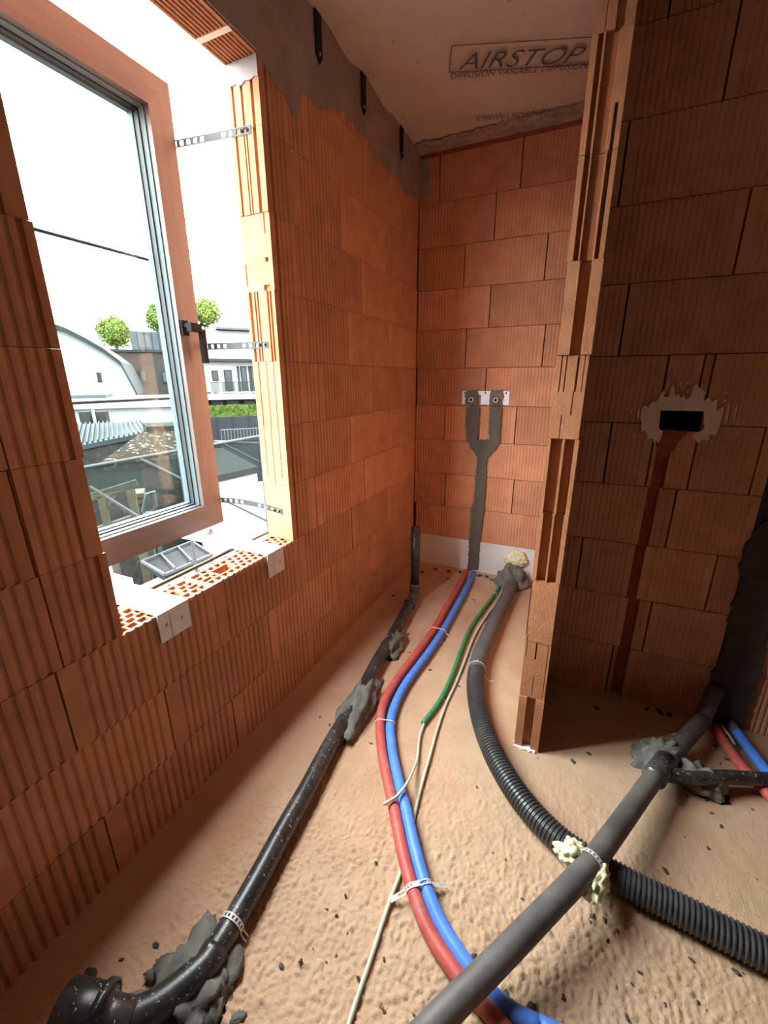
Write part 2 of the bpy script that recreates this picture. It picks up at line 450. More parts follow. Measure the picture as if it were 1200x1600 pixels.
JR = {3: [(1, [])],
      4: [(.12, [(.070, .074, .010)]), (.88, [(.030, .034, .012), (.070, .074, .012), (.108, .112, .012)])],
      5: [(1, [(.030, .034, .012), (.066, .070, .012), (.106, .112, .012)])],
      6: [(1, [(.014, .024, .020), (.028, .038, .022), (.078, .086, .022), (.092, .100, .022), (.112, .126, .020)])],
      7: [(.08, [(.02, .05, .012)]), (.30, [(.128, .134, .006)]), (.06, [(.018, .034, .014)]), (.30, []), (.26, [(.022, .028, .012)])],
      8: [(1, [(.026, .040, .016), (.066, .072, .012), (.078, .084, .012), (.112, .122, .014)])],
      9: [(.75, [(.026, .038, .016), (.072, .082, .014), (.112, .122, .014)]), (.25, [])]}
for k in range(3, 10):
    z0 = -.008 + .26 * k; z1 = z0 + .26
    end_block(WY1 + RND.uniform(-.002, .003), WY1 + .16, z0, z1, JR[k], True)
    end_block(WY0 - .16, WY0 + (-.006 if k in (4, 7) else 0), z0, z1, [(1, S3)], False)
# perforated blocks under the window
def sill_block(y0, y1, z0, z1):
    L = y1 - y0 - .003; H = z1 - z0 - .002; hd = .085; m = MB()
    front = rib_profile(L, PL, DL, .045, .006)
    m.plan(front + [(L, WT), (0, WT)], 0, H - hd)
    m.plan(front + [(L, .013), (0, .013)], H - hd, H)
    m.box((0, WT - .012, H - hd), (L, WT, H)); m.box((0, .013, H - hd), (.010, WT - .012, H)); m.box((L - .010, .013, H - hd), (L, WT - .012, H))
    rows = 4; rw = (WT - .025) / rows; webs = .007
    grips = [(L * .24 - .045, L * .24 + .045), (L * .76 - .045, L * .76 + .045)]
    for r in range(rows):
        y = .013 + r * rw
        if r:
            x = .010
            for g0, g1 in grips:
                if r == 2: m.box((x, y - webs/2, H - hd), (g0, y + webs/2, H - .0005)); x = g1
            m.box((x, y - webs/2, H - hd), (L - .010, y + webs/2, H - .0005))
        x = .040 + (.016 if r % 2 else 0)
        while x < L - .02:
            ing = r in (1, 2) and any(g0 < x < g1 for g0, g1 in grips)
            if not ing: m.box((x - webs/2, y, H - hd), (x + webs/2, y + rw, H - .001))
            x += .034
        for g0, g1 in grips:
            if r in (1, 2):
                for gx in (g0, g1): m.box((gx - webs/2, y, H - hd), (gx + webs/2, y + rw, H - .001))
    o = m.build('brick', None, wall_left); o.data.materials.append(M['brick']); o.data.materials.append(M['brick_end'])
    for p in o.data.polygons:
        if p.center.z > H - hd - .001 and p.center.y > .0075: p.material_index = 1
    o.location = (XL, y0 + .0015, z0); o.rotation_euler = (0, 0, math.pi / 2)
for a, b in ((.471, .99), (.99, 1.51)): sill_block(a, b, .512, .772)
MB().box((XL - WT + .004, .2, 0), (XL - .05, 1.9, .51)).build('wall_core', M['core'], wall_left)
# clay lintel: two shells with lengthwise grooves on the underside
def lintel(y0, y1, name):
    m = MB(); prof = [(0, .0)]; d = .012
    while d < WT - .016:
        prof += [(d, 0), (d + .002, .006), (d + .007, .006), (d + .009, 0)]; d += .0155
    prof += [(WT, 0), (WT, .07), (0, .07)]
    n = len(prof); vs = [(XL - p, y0, WZ1 + h) for p, h in prof] + [(XL - p, y1, WZ1 + h) for p, h in prof]
    m.add(vs, [(i, (i+1) % n, n + (i+1) % n, n + i) for i in range(n)] + [tuple(range(n-1, -1, -1)), tuple(range(n, 2*n))])
    return m.build(name, M['brick_end'], wall_left, fix=True)
lintel(WY0 - .12, 1.345, 'lintel'); lintel(1.362, WY1 + .0, 'lintel')
MB().box((XL - WT + .002, 1.343, WZ1 - .001), (XL - .001, 1.364, WZ1 + .06)).build('lintel_joint', M['plaster'], wall_left)
# mortar smear at the head of the jamb
MB().slab([rag((0, 2.46), (WT, 2.47), 10, .02, 9) + [(WT, WZ1), (0, WZ1)]], lambda u, v, h: (XL - u, WY1 - h, v), .004).build('mortar_bed', M['cement'], wall_left)
# grey cement render on the top of the wall, ragged lower edge
low = [(YB, 2.60), (2.92, 2.575), (2.78, 2.55), (2.66, 2.60), (2.59, 2.565), (2.47, 2.59), (2.38, 2.562), (2.30, 2.62), (2.2, 2.612), (2.08, 2.635), (1.97, 2.60), (1.86, 2.545), (1.75, 2.55), (1.72, 2.52),
       (1.70, 2.46), (1.68, 2.44), (1.65, 2.45), (1.63, 2.47), (1.58, 2.48), (1.53, 2.50), (1.475, 2.532), (.65, 2.532), (.5, 2.47), (.1, 2.50), (-.6, 2.5), (YS, 2.5)]
lr = []
for (a, b), (c, d) in zip(low, low[1:]):
    n = max(1, int(abs(a - c) / .02))
    for i in range(n):
        t = i / n; y = a + (c - a) * t
        in_win = WY0 - .01 < y < WY1 + .01
        lr.append((y, b + (d - b) * t + (0 if in_win else .012 * noise.noise(Vector((y * 22, 3, 1))))))
lr.append(low[-1])
MB().slab([lr + [(YS, ZC + .02), (YB, ZC + .02)]], lambda u, v, h: (XL + h, u, v), .0045).build('cement_render', M['cement'], wall_left, fix=True)

# back wall of the alcove
wall_back = tag(MB().box((XL - .1, YB + .09, 0), (.1, YB + .2, ZC + .05)).build('wall_back', M['core']), 'orange terracotta block wall at the back of the alcove', 'wall', kind='structure')
BJ = {0: -.62, 1: -.38, 2: -.65, 3: -.404, 4: -.627, 5: -.273, 6: -.632, 7: -.31, 8: -.634, 9: -.496}
PB, DB = .0213, .0038
for k in range(-1, 10):
    z0 = .2825 + .2535 * k; z1 = z0 + .2535
    z0 = max(z0, 0)
    j = BJ[max(k, 0)] - (.505 * 3 if k >= 0 else 1.2); xs = []
    if k in (3, 1): j += 0
    while j < .5: xs.append(j); j += .505
    for a, b in zip(xs, xs[1:]):
        a0, b0 = max(a, XL), min(b, -.0)
        if b0 - a0 < .02: continue
        block(b0 - a0 - .0075, z1 - z0 - .0035, .1, PB, DB, .012, .006, wall_back, M['brick'], (a0 + .002, YB + RND.uniform(-.0012, .0012), z0 + .001), 0)
MB().plan([(XL, YB + .004), (0, YB + .004), (0, YB + .1), (XL, YB + .1)], 2.8175, ZC + .05).build('levelling_strip', M['cut'], wall_back)
# white insulation board along the foot of the wall
MB().box((XL + .004, YB - .012, .0), (-.099, YB - .0005, .2825)).build('insulation_board', M['board'], wall_back)
# cement smear at the top corner of the back wall
MB().slab([rag((XL, 2.60), (XL + .07, 2.62), 6, .02, 5) + [(XL + .075, 2.72), (XL + .05, 2.80), (XL, 2.82)]], lambda u, v, h: (u, YB - h, v), .006).build('cement_render', M['cement'], wall_back, fix=True)

# smoothed, mortar-filled pipe chase in the shape of a fork
def ragloop(pts, amp, st, seed):
    out = []
    for i in range(len(pts)):
        a = Vector(pts[i]); b = Vector(pts[(i+1) % len(pts)]); n = max(1, int((b - a).length / st)); d = (b - a)
        nn = Vector((-d.y, d.x)); nn = nn.normalized() if nn.length else nn
        for k in range(n):
            out.append(tuple(a + d * (k / n) + nn * amp * .5 * (noise.noise(Vector((seed, len(out) * .83, 2.2))) + RND.uniform(-1, 1))))
    return out
Yp = lambda x, y: (ony(x, y, YB).x, ony(x, y, YB).z)
out_l = [Yp(*p) for p in ((731, 636), (729, 655), (730, 670), (731, 688), (737, 699), (744, 708), (747, 716), (745, 735), (743, 755), (742, 778), (737, 795), (736, 820), (734, 845), (733, 868), (731, 889))]
out_r = [Yp(*p) for p in ((748, 889), (749, 868), (751, 845), (753, 828), (755, 808), (757, 790), (759, 765), (760, 740), (761, 716), (768, 708), (777, 698), (781, 690), (783, 665), (784, 636))]
inner = [Yp(*p) for p in ((767, 636), (765, 660), (764, 676), (766, 687), (759, 688), (752, 687), (747, 688), (748, 670), (749, 655), (750, 636))]
lp = ragloop(out_l + out_r + inner, .013, .010, 4.1)
MB().slab([lp], lambda u, v, h: (u, YB - .013 - h, v), .006).build('mortar_fill', M['mortar_flat'], wall_back, fix=True)
lpb = ragloop(out_l + out_r + inner, .002, .02, 4.1)
MB().slab([lpb], lambda u, v, h: (u, YB + .006 - h, v), .022).build('mortar_bed', M['mortar_flat'], wall_back, fix=True)

# right wall beyond the partition
wall_right = tag(MB().box((0, YR + .11, 0), (XE + .1, YR + .25, ZC + .05)).build('wall_right', M['core']), 'shaded terracotta block wall with the socket hole and chases', 'wall', kind='structure')
RJ = {0: .27, 1: .385, 2: .075, 3: .39, 4: .12, 5: .391, 6: .106, 7: .42, 8: .03, 9: .293, 10: .1}
HOLE = (.277, .421, 1.281, 1.356)
for k in range(11):
    z0 = .02 + .257 * k if k else 0; z1 = min(.02 + .257 * (k + 1), ZC + .03)
    j = RJ[k] - .5
    xs = []
    while j < XE + .5: xs.append(j); j += .5
    cj = .292 + .006 * math.sin(k * 2.1); cw = .038 + .006 * math.cos(k * 1.3)
    for a, b in zip(xs, xs[1:]):
        a0, b0 = max(a, .0), min(b, 1.5)
        if b0 - a0 < .02: continue
        rects = [(a0, b0, z0, z1)]
        rects = subtract(rects, HOLE)
        rects = subtract(rects, (cj, cj + cw, -1, 1.282))
        rects = subtract(rects, (.668, .79, -1, 1.12))
        dy = RND.uniform(-.0015, .0015)
        for (p, q_, r, s) in rects:
            block(q_ - p - .007, s - r - .0035, .1, .020, .0042, .03 if q_ - p > .2 else .008, .006, wall_right, M['brick'], (p + .002, YR + dy, r + .001), 0)
MB().box((1.5, YR, 0), (XE + .1, YR + .11, ZC + .05)).build('wall_core', M['brick'], wall_right)
MB().box((.26, YR + .034, 0), (.36, YR + .05, 1.28)).build('chase_bed', M['cut'], wall_right)
# ragged broken arris of the narrow chase where it meets the socket
MB().slab([ragloop([(.30, 1.15), (.345, 1.20), (.385, 1.282), (.28, 1.282)], .006, .012, 2.2)], lambda u, v, h: (u, YR - .001 - h, v), .0025).build('broken_edge', M['cut'], wall_right, fix=True)
# socket hole: black box with a gypsum collar
hb = MB(); a, b, c, d = HOLE
hb.box((a - .02, YR + .085, c - .02), (b + .02, YR + .095, d + .02)); hb.box((a - .02, YR + .01, c - .02), (a, YR + .09, d + .02)); hb.box((b, YR + .01, c - .02), (b + .02, YR + .09, d + .02))
hb.box((a - .02, YR + .01, c - .02), (b + .02, YR + .09, c)); hb.box((a - .02, YR + .01, d), (b + .02, YR + .09, d + .02))
hb.build('socket_box', M['black'], wall_right)
Rp = lambda x, y: (ony(x, y, YR).x, ony(x, y, YR).z)
def zc(x, y): return Rp(960 + x * .2, 560 + y * .2)
ring = [(345,660),(320,640),(310,665),(295,620),(250,632),(262,600),(248,578),(236,560),(222,578),(205,530),(212,490),(198,470),(206,420),(218,375),(240,365),(262,378),(285,345),(325,335),(340,318),(365,270),(392,245),(385,300),(420,300),(445,225),(462,205),(470,290),(500,280),(515,305),(545,290),(560,320),(590,300),(612,225),(640,195),(668,235),(685,195),(680,245),(708,265),(690,300),(700,335),(740,295),(752,340),(805,315),(795,375),(800,410),(845,370),(850,400),(838,450),(815,540),(800,560),(790,598),(735,598),(738,640),(715,640),(680,630),(665,662),(640,650),(632,622),(605,610),(615,585),(680,562),(700,545),(695,412),(360,405),(345,545),(375,570),(370,595)]
MB().slab([[zc(*p) for p in ring]], lambda u, v, h: (u, YR - .0025 - h, v), .005).build('gypsum_collar', M['plaster'], wall_right, fix=True)
for i, (x0, y0, x1, y1, wd) in enumerate(((395,275,435,140,9),(860,530,895,340,14),(920,505,960,340,10),(560,210,580,170,12),(575,262,568,255,12),(872,275,876,255,14),(855,345,862,318,14),(185,475,188,380,13),(130,425,140,395,9),(150,630,152,575,8),(945,600,958,565,9),(515,235,520,170,8),(755,665,756,640,7))):
    a = Vector(zc(x0, y0)); b = Vector(zc(x1, y1)); d = (b - a).normalized(); n = Vector((-d.y, d.x)); h_ = wd * .2 / 500 * .6
    sl = [tuple(a), tuple(a.lerp(b, .3) + n * h_), tuple(a.lerp(b, .7) + n * h_), tuple(b), tuple(a.lerp(b, .7) - n * h_), tuple(a.lerp(b, .3) - n * h_)]
    MB().slab([sl], lambda u, v, h: (u, YR - .0025 - h, v), .004).build('gypsum_streak', M['plaster'], wall_right, fix=True)
# wide dark mortar fill at the waste pipe
ol = [(.645, .02), (.655, .12), (.652, .28), (.668, .42), (.655, .55), (.662, .68), (.64, .80), (.655, .88), (.69, .98), (.695, 1.06), (.715, 1.14), (.77, 1.16), (.84, 1.12), (.83, .95), (.80, .80), (.815, .66), (.79, .5), (.80, .38), (.815, .25), (.80, .12), (.81, .02)]
MB().slab([ragloop(ol, .014, .018, 8.8)], lambda u, v, h: (u, YR - .004 - h, v), .010).build('mortar_fill', M['mortar_dark'], wall_right, fix=True)
MB().box((.66, YR - .002, 0), (.80, YR + .1, 1.13)).build('mortar_bed', M['mortar_dark'], wall_right)

# partition between alcove and room: its end shows the block channels
PX0, PX1, PY = -.0955, 0.0, 1.503
wall_part = tag(MB().box((PX0 + .01, PY + .06, 0), (PX1 - .012, YB + .09, ZC)).build('wall_partition', M['core']), 'narrow terracotta block partition seen end-on', 'wall', kind='structure')
PE = {0: [(1, [(.030, .064, .022)])],
      1: [(.05, []), (.35, [(.044, .047, .008), (.084, .087, .006)]), (.3, [(.084, .087, .006)]), (.3, [(.006, .009, .006), (.040, .046, .01), (.084, .087, .006)])],
      2: [(.1, [(.006, .009, .006)]), (.9, [(.0, .004, .004)])],
      3: [(1, [(.014, .045, .022), (.051, .081, .022)])],
      4: [(1, [(.010, .046, .022), (.053, .083, .022)])],
      5: [(.3, [(.034, .037, .006)]), (.28, [(.060, .064, .006)]), (.42, [(.016, .020, .007), (.030, .034, .008), (.062, .069, .008), (.082, .085, .005)])],
      6: [(1, [(.034, .066, .022)])],
      7: [(1, [(.015, .029, .018), (.033, .068, .012), (.071, .083, .018)])],
      8: [(.4, [(.015, .028, .018), (.033, .066, .012), (.074, .083, .018)]), (.6, [(.015, .028, .018), (.033, .066, .012)])],
      9: [(1, [(.028, .030, .004), (.052, .074, .012)])], 10: [(1, [(.03, .066, .02)])]}
PW = PX1 - PX0
for k in range(11):
    z0 = .258 * k; z1 = min(.258 * (k + 1), ZC + .02); dx = (.003, .003, .002, .002, .003, .0015, .004, .002, .002, .002, .002)[k]; dy = (0, .003, .001, -.002, 0, .003, -.004, 0, 0, .002, 0)[k]
    m = MB(); z = 0; H = z1 - z0 - .0015; wdt = PW - (.0015 if k in (1, 2, 5) else 0)
    for fr, ch in PE[k]:
        poly = [(0, 0)]
        for d0, d1, dep in ch: poly += [(d0, 0), (d0 + .001, dep), (d1 - .001, dep), (d1, 0)]
        poly += [(wdt, 0)]
        x = .03                                # ribbed flank towards the room
        while x < .47: poly += [(wdt, x), (wdt - .004, x + .003), (wdt - .004, x + .007), (wdt, x + .010)]; x += .02
        poly += [(wdt, .49), (0, .49)]
        m.plan(poly, z, z + H * fr); z += H * fr
    o = m.build('brick', M['brick_end'], wall_part); o.location = (PX0 + dx, PY + dy, z0)
for k in range(11):
    z0 = .258 * k
    for i in range(3):
        a = PY + .5 + i * .5; b = min(a + .5, YB + .08)
        MB().box((PX0 + .001, a + .002, z0 + .001), (PX1 - .001, b, min(z0 + .2565, ZC + .02))).build('brick', M['brick'], wall_part)
# white crumbs of mortar at the foot of the partition
MB().slab([ragloop([(PX0 + .0, PY - .012), (PX0 + .09, PY - .010), (PX0 + .09, PY + .02), (PX0, PY + .02)], .008, .008, 3.3)], lambda u, v, h: (u, v, h), .008).build('mortar_bed', M['board'], wall_part, fix=True)

# unseen sides that close the room, set back and darkened to cut bounce light
tag(MB().box((XE, YS - .1, 0), (XE + .15, YR + .1, ZC + .05)).build('wall_east', M['concrete']), 'unseen wall, darkened to cut bounce light, closing the room on the far right', 'wall', kind='structure')
tag(MB().box((XL - WT, YS - .15, 0), (XE + .1, YS, ZC + .05)).build('wall_rear', M['concrete']), 'unseen wall, darkened to cut bounce light, behind the viewpoint', 'wall', kind='structure')

# ------------------------------------------------------------------ window standing proud of the wall on brackets
win = tag(empty('window_1', (-1.54, 1.06, .815)), 'brown wood-grain tilt window hung outside the block wall', 'window', kind='structure')
def wpart(name, m, mt, parent=None, **k):
    o = m.build(name, mt, parent or win, **k)
    if parent is None: o.location = (1.54, -1.06, -.815)
    return o
FY0, FY1, FZ0, FZ1 = .655, 1.458, .815, 2.527
def ringbox(y0, y1, z0, z1, wv, x0, x1, name, mv, mh, seal=None):
    for nm, ya, yb in (('stile', y0, y0 + wv), ('stile', y1 - wv, y1)):
        wpart(name + '_stile', MB().add([(x0, ya, z0 if ya == y0 else z0 + 0), (x1, ya, z0), (x1, yb, z0 + wv), (x0, yb, z0 + wv), (x0, ya, z1), (x1, ya, z1), (x1, yb, z1 - wv), (x0, yb, z1 - wv)] if ya == y0 else
              [(x0, ya, z0 + wv), (x1, ya, z0 + wv), (x1, yb, z0), (x0, yb, z0), (x0, ya, z1 - wv), (x1, ya, z1 - wv), (x1, yb, z1), (x0, yb, z1)],
              [(0,1,2,3),(4,7,6,5),(0,4,5,1),(1,5,6,2),(2,6,7,3),(3,7,4,0)]), mv, fix=True)
    for za, zb in ((z0, z0 + wv), (z1 - wv, z1)):
        i0, i1 = (0, wv) if za == z0 else (wv, 0)
        wpart(name + '_rail', MB().add([(x0, y0 + i0, za), (x1, y0 + i0, za), (x1, y1 - i0, za), (x0, y1 - i0, za), (x0, y0 + i1, zb), (x1, y0 + i1, zb), (x1, y1 - i1, zb), (x0, y1 - i1, zb)],
              [(0,3,2,1),(4,5,6,7),(0,1,5,4),(1,2,6,5),(2,3,7,6),(3,0,4,7)]), mh, fix=True)
ringbox(FY0, FY1, FZ0, FZ1, .068, -1.66, -1.540, 'frame', M['frame'], M['frame_h'])
ringbox(FY0 + .070, FY1 - .070, FZ0 + .070, FZ1 - .070, .040, -1.650, -1.532, 'sash', M['frame'], M['frame_h'])
ringbox(FY0 + .104, FY1 - .104, FZ0 + .104, FZ1 - .104, .010, -1.640, -1.556, 'bead', M['bead'], M['bead'])
ringbox(FY0 + .112, FY1 - .112, FZ0 + .112, FZ1 - .112, .007, -1.632, -1.582, 'gasket', M['gasket'], M['gasket'])
ringbox(FY0 + .116, FY1 - .116, FZ0 + .116, FZ1 - .116, .007, -1.632, -1.606, 'spacer', M['bead'], M['bead'])
wpart('pane', MB().box((-1.626, FY0 + .11, FZ0 + .11), (-1.622, FY1 - .11, FZ1 - .11)), M['glass'])
hd = MB().box((-1.532, 1.352, 1.655), (-1.520, 1.384, 1.712))
hnd = wpart('handle', hd, M['handle'])
hm = MB().sweep([(-1.522, 1.368, 1.690), (-1.485, 1.368, 1.690)], .011, 12)
hm.box((-1.496, 1.352, 1.668), (-1.470, 1.425, 1.700)); hm.box((-1.492, 1.405, 1.548), (-1.474, 1.428, 1.690))
hl = hm.build('lever', M['handle'], hnd)
wpart('handle_screw', MB().lathe([(0, .007), (.003, .006), (.003, .0)], (-1.470, 1.412, 1.685), (1, 0, 0), 10), M['galv'])
for z in (1.953, 1.402):
    o = MB().sweep([(-1.70, FY0 + .03, z), (-1.70, FY1 - .03, z)], .0065, 10); o.bar((-1.70, FY0 + .03, z), (-1.655, FY0 + .03, z), .012, .012); o.bar((-1.70, FY1 - .03, z), (-1.655, FY1 - .03, z), .012, .012)
    wpart('guard_bar', o, M['darkmetal'])

# punched fixing straps from frame to jamb
def strap(z, z_out, label, bow=0.0):
    m = MB(); n = 22; x0, x1 = -1.188, -1.560; ww = .026
    P = []
    for i in range(n + 1):
        t = i / n; P.append(Vector((x0 + (x1 - x0) * t, WY1 - .0025 - .012 * max(0, t - .3), z + (z_out - z) * t + bow * math.sin(math.pi * t))))
    for s in (-1, 1):
        for a, b in zip(P, P[1:]): m.bar(a + Vector((0, 0, s * ww * .40)), b + Vector((0, 0, s * ww * .40)), .0016, ww * .2)
    for i, (a, b) in enumerate(zip(P, P[1:])):
        if i % 2 == 0 or i in (9, 10, 11): m.bar(a, b, .0016, ww * .62)
    o = tag(m.build('fixing_strap', M['strap']), label, 'strap', 'punched steel window straps')
    sm = MB()
    for t in (.04, .11): 
        p = P[0].lerp(P[-1], t); sm.lathe([(0, .006), (.003, .005), (.003, 0)], p, (0, -1, 0), 10)
    sm.build('screw', M['handle'], o)
strap(2.327, 2.347, 'punched steel strap near the top of the window')
strap(1.614, 1.618, 'punched steel strap beside the black window handle')
strap(.905, .922, 'punched steel strap just above the window sill', .012)

# galvanised support brackets on the sill
def bracket(y0, y1, zlow, label):
    m = MB(); t = .003; ym = y0 + (y1 - y0) * .36
    for a, b in ((y0, ym - .0012), (ym + .0012, y1)):
        m.box((-1.66, a, .7745), (XL + .006 + t, b, .7745 + t)); m.box((XL + .006, a, zlow), (XL + .006 + t, b, .7745))
    m.box((-1.66, y0, .7775), (-1.40, y0 + .003, .800)); m.box((-1.66, y1 - .003, .7775), (-1.40, y1, .800))
    o = tag(m.build('window_bracket', M['steel']), label, 'bracket', 'window support brackets')
    for yy, zz in ((ym - .012, zlow + .052), (ym + (y1 - ym) * .62, zlow + .046)):
        MB().lathe([(0, .008), (.003, .007), (.005, .003), (.005, 0)], (XL + .0085, yy, zz), (1, 0, 0), 12).build('screw', M['galv'], o)
    MB().box((-1.645, y0 + .01, .7775), (-1.55, y1 - .01, FZ0)).build('packer', M['galv'], o)
bracket(.757, .874, .676, 'wide galvanised bracket near the left end of the sill')
bracket(1.282, 1.388, .667, 'galvanised bracket on the sill beside the bright jamb')

# dark fixings hanging from the ceiling edge
for i, (y, z0, lab) in enumerate(((1.86, 2.70, 'dark metal fixing at the ceiling edge above the window jamb'), (2.25, 2.705, 'dark metal fixing at the ceiling edge, middle of three'), (2.73, 2.705, 'dark metal fixing at the ceiling edge nearest the alcove corner'))):
    m = MB().slab([[(y - .022, 2.85), (y - .022, z0 + .02), (y + .0, z0 - .012), (y + .02, z0 + .01), (y + .022, 2.85)]], lambda u, v, h: (XL + .0075 + h, u, v), .006)
    o = tag(m.build('ceiling_fixing', M['darkmetal'], fix=True), lab, 'fixing', 'ceiling edge fixings')
    MB().lathe([(0, .005), (.003, .004), (.003, 0)], (XL + .0135, y, z0 + .02), (1, 0, 0), 8).build('screw', M['galv'], o)

# ------------------------------------------------------------------ tap connection plate on the back wall
tp = tag(empty('tap_connection_plate', (-.625, YB, 1.36)), 'white metal plate with two brass tap connectors on the back wall', 'plumbing')
pl_ = MB(); yy = -.002
for a, b in ((-.163, -.128), (-.03, .03), (.105, .163)): pl_.box((a, -.0045, -.055), (b, yy, .036))
pl_.box((-.128, -.0042, .012), (-.03, yy, .036)); pl_.box((.03, -.0042, .012), (.105, yy, .036))
pl_.build('plate', M['steel'], tp)
for cx_ in (-.092, .078):
    MB().slab([ragloop([(cx_ - .042, -.06), (cx_ + .042, -.06), (cx_ + .045, .0), (cx_ + .035, .042), (cx_ - .035, .042), (cx_ - .048, .0)], .010, .012, cx_ * 9)], lambda u, v, h: (u, -.0046 - h, v), .012).build('mortar_dab', M['mortar'], tp, fix=True)
    MB().lathe([(0, .017), (.026, .017), (.026, .0105), (.004, .0105), (.004, 0)], (cx_, -.012, -.022), (0, -1, 0), 16).build('connector', M['tape'], tp)
    MB().lathe([(.0, .0102), (.022, .0102), (.022, 0)], (cx_, -.012, -.022), (0, -1, 0), 14).build('bore_shade', M['black'], tp)  # solid black plug, paints the shade inside the connector mouth
for cx_, cz in ((-.145, .024), (.14, .024), (0, .024)):
    MB().lathe([(0, .006), (.002, .005), (.002, 0)], (cx_, -.0045, cz), (0, -1, 0), 8).build('screw', M['handle'], tp)

# ------------------------------------------------------------------ lumps
ICO = {}
def lump(name, c, size, rz, mt, seed, amp=.35, freq=3.0, parent=None, sub=4, flat=0.0, tilt=0.0):
    bm = bmesh.new(); bmesh.ops.create_icosphere(bm, subdivisions=sub, radius=1)
    for v in bm.verts:
        p = v.co.copy(); q = p * freq + Vector((seed * 3.1, seed * 1.7, seed))
        k = 1 + amp * noise.noise(q) + amp * .5 * abs(noise.noise(q * 2.3)) + amp * .28 * noise.noise(q * 5.1)
        v.co = p * k
        if v.co.z < flat: v.co.z = flat
        v.co.x *= size[0]; v.co.y *= size[1]; v.co.z = (v.co.z - flat) * size[2]
    me = bpy.data.meshes.new(name); bm.to_mesh(me); bm.free()
    me.polygons.foreach_set('use_smooth', [True] * len(me.polygons))
    o = link(name, me, mt, parent); o.location = c; o.rotation_euler = (0, tilt, rz); return o

# ------------------------------------------------------------------ left waste pipe
RL = .033
zc_ = RL + .012
pth = [fl(x, y, zc_) for x, y in ((642, 940), (618, 985), (590, 1033), (560, 1090), (520, 1156), (480, 1232), (440, 1303), (400, 1378), (350, 1464), (318, 1512))]
lp_ = tag(empty('waste_pipe', (pth[3].x, pth[3].y, 0)), 'black waste pipe running along the floor beside the window wall', 'pipe')
off = Vector(lp_.location)
def child(m, name, mt, root, smooth=True, fix=False):
    o = m.build(name, mt, root, smooth=smooth, fix=fix); o.location = -Vector(root.location); return o
child(MB().sweep(spline(pth, .03), RL, 22), 'pipe', M['pe'], lp_)
rb = pth[0] + (pth[0] - pth[1]).normalized() * .10
rtop = ony(654, 834, rb.y).z
child(MB().sweep(spline([pth[0] + (pth[1] - pth[0]).normalized() * .02, pth[0].lerp(rb, .6), rb + Vector((0, 0, .015)), rb + Vector((0, 0, .09))], .012), RL * 1.06, 18), 'elbow', M['pe_dusty'], lp_)
child(MB().sweep([rb + Vector((0, 0, .05)), rb + Vector((0, 0, rtop))], RL * .93, 20), 'riser', M['pe'], lp_)
for p_, q_ in ((pth[0], pth[1]),):
    d = (q_ - p_).normalized()
    child(MB().lathe([(-.012, RL * 1.0), (-.012, RL * 1.22), (.012, RL * 1.22), (.012, RL)], p_ + d * .03, d, 22), 'coupling', M['pe'], lp_)
# elbow + reducer cup at the near end
e0 = pth[-1]; e1 = fl(252, 1568, .05); e2 = fl(196, 1596, .055); c0 = fl(150, 1588, .07); 
child(MB().sweep(spline([pth[-2].lerp(pth[-1], .4), e0, e1, e2], .015), RL * 1.12, 20), 'elbow', M['pe'], lp_)
ax = (fl(96, 1580, .075) - e2); ax.z = .02; ax.normalize()
child(MB().lathe([(-.02, .0), (-.02, RL * 1.25), (.03, RL * 1.3), (.045, .046), (.05, .060), (.066, .062), (.07, .056), (.075, .058), (.15, .060), (.155, .052), (.155, 0)], e2, ax, 28), 'reducer', M['pe'], lp_)
child(MB().lathe([(.048, .0585), (.050, .0655), (.068, .0655), (.070, .0585)], e2, ax, 28), 'seal_ring', M['pe'], lp_)
pa = math.atan2((pth[4] - pth[3]).y, (pth[4] - pth[3]).x)

# mortar heaps bedding the pipe
def heap(px, py, size, rz, seed, label, **k):
    p = fl(px, py, .0)
    return tag(lump('mortar_heap', (p.x, p.y, .0), size, rz, M['mortar'], seed, **k), label, 'mortar', 'mortar heaps around the pipes')
heap(560, 1114, (.19, .068, .088), pa, 3, 'grey mortar heap bedding the left waste pipe halfway along', amp=.42)
heap(616, 1010, (.13, .06, .07), pa, 5, 'small grey mortar heap on the left waste pipe towards the corner', amp=.42)
pn = math.atan2((pth[-1] - pth[-3]).y, (pth[-1] - pth[-3]).x)
h1 = heap(300, 1545, (.125, .085, .06), pn + .25, 7, 'ragged dark mortar heap under the pipe elbow in the near corner', amp=.5, freq=2.6)
for i, (px, py, s) in enumerate(((342, 1530, .045), (255, 1515, .035), (330, 1580, .04), (215, 1570, .03), (282, 1500, .032))):
    p = fl(px, py, .0); l = lump('clod', (p.x, p.y, 0), (s, s * .7, s * .75), i * 1.1, M['mortar'], 20 + i, amp=.55, sub=3, parent=h1)
    l.matrix_parent_inverse = Matrix.LocRotScale(h1.location, h1.rotation_euler, None).inverted()
tag(lump('mortar_clod', fl(372, 1592, .0), (.018, .012, .012), .8, M['mortar'], 31, amp=.5, sub=3), 'small dark mortar clod lying beside the near pipe elbow', 'mortar', 'mortar heaps around the pipes')

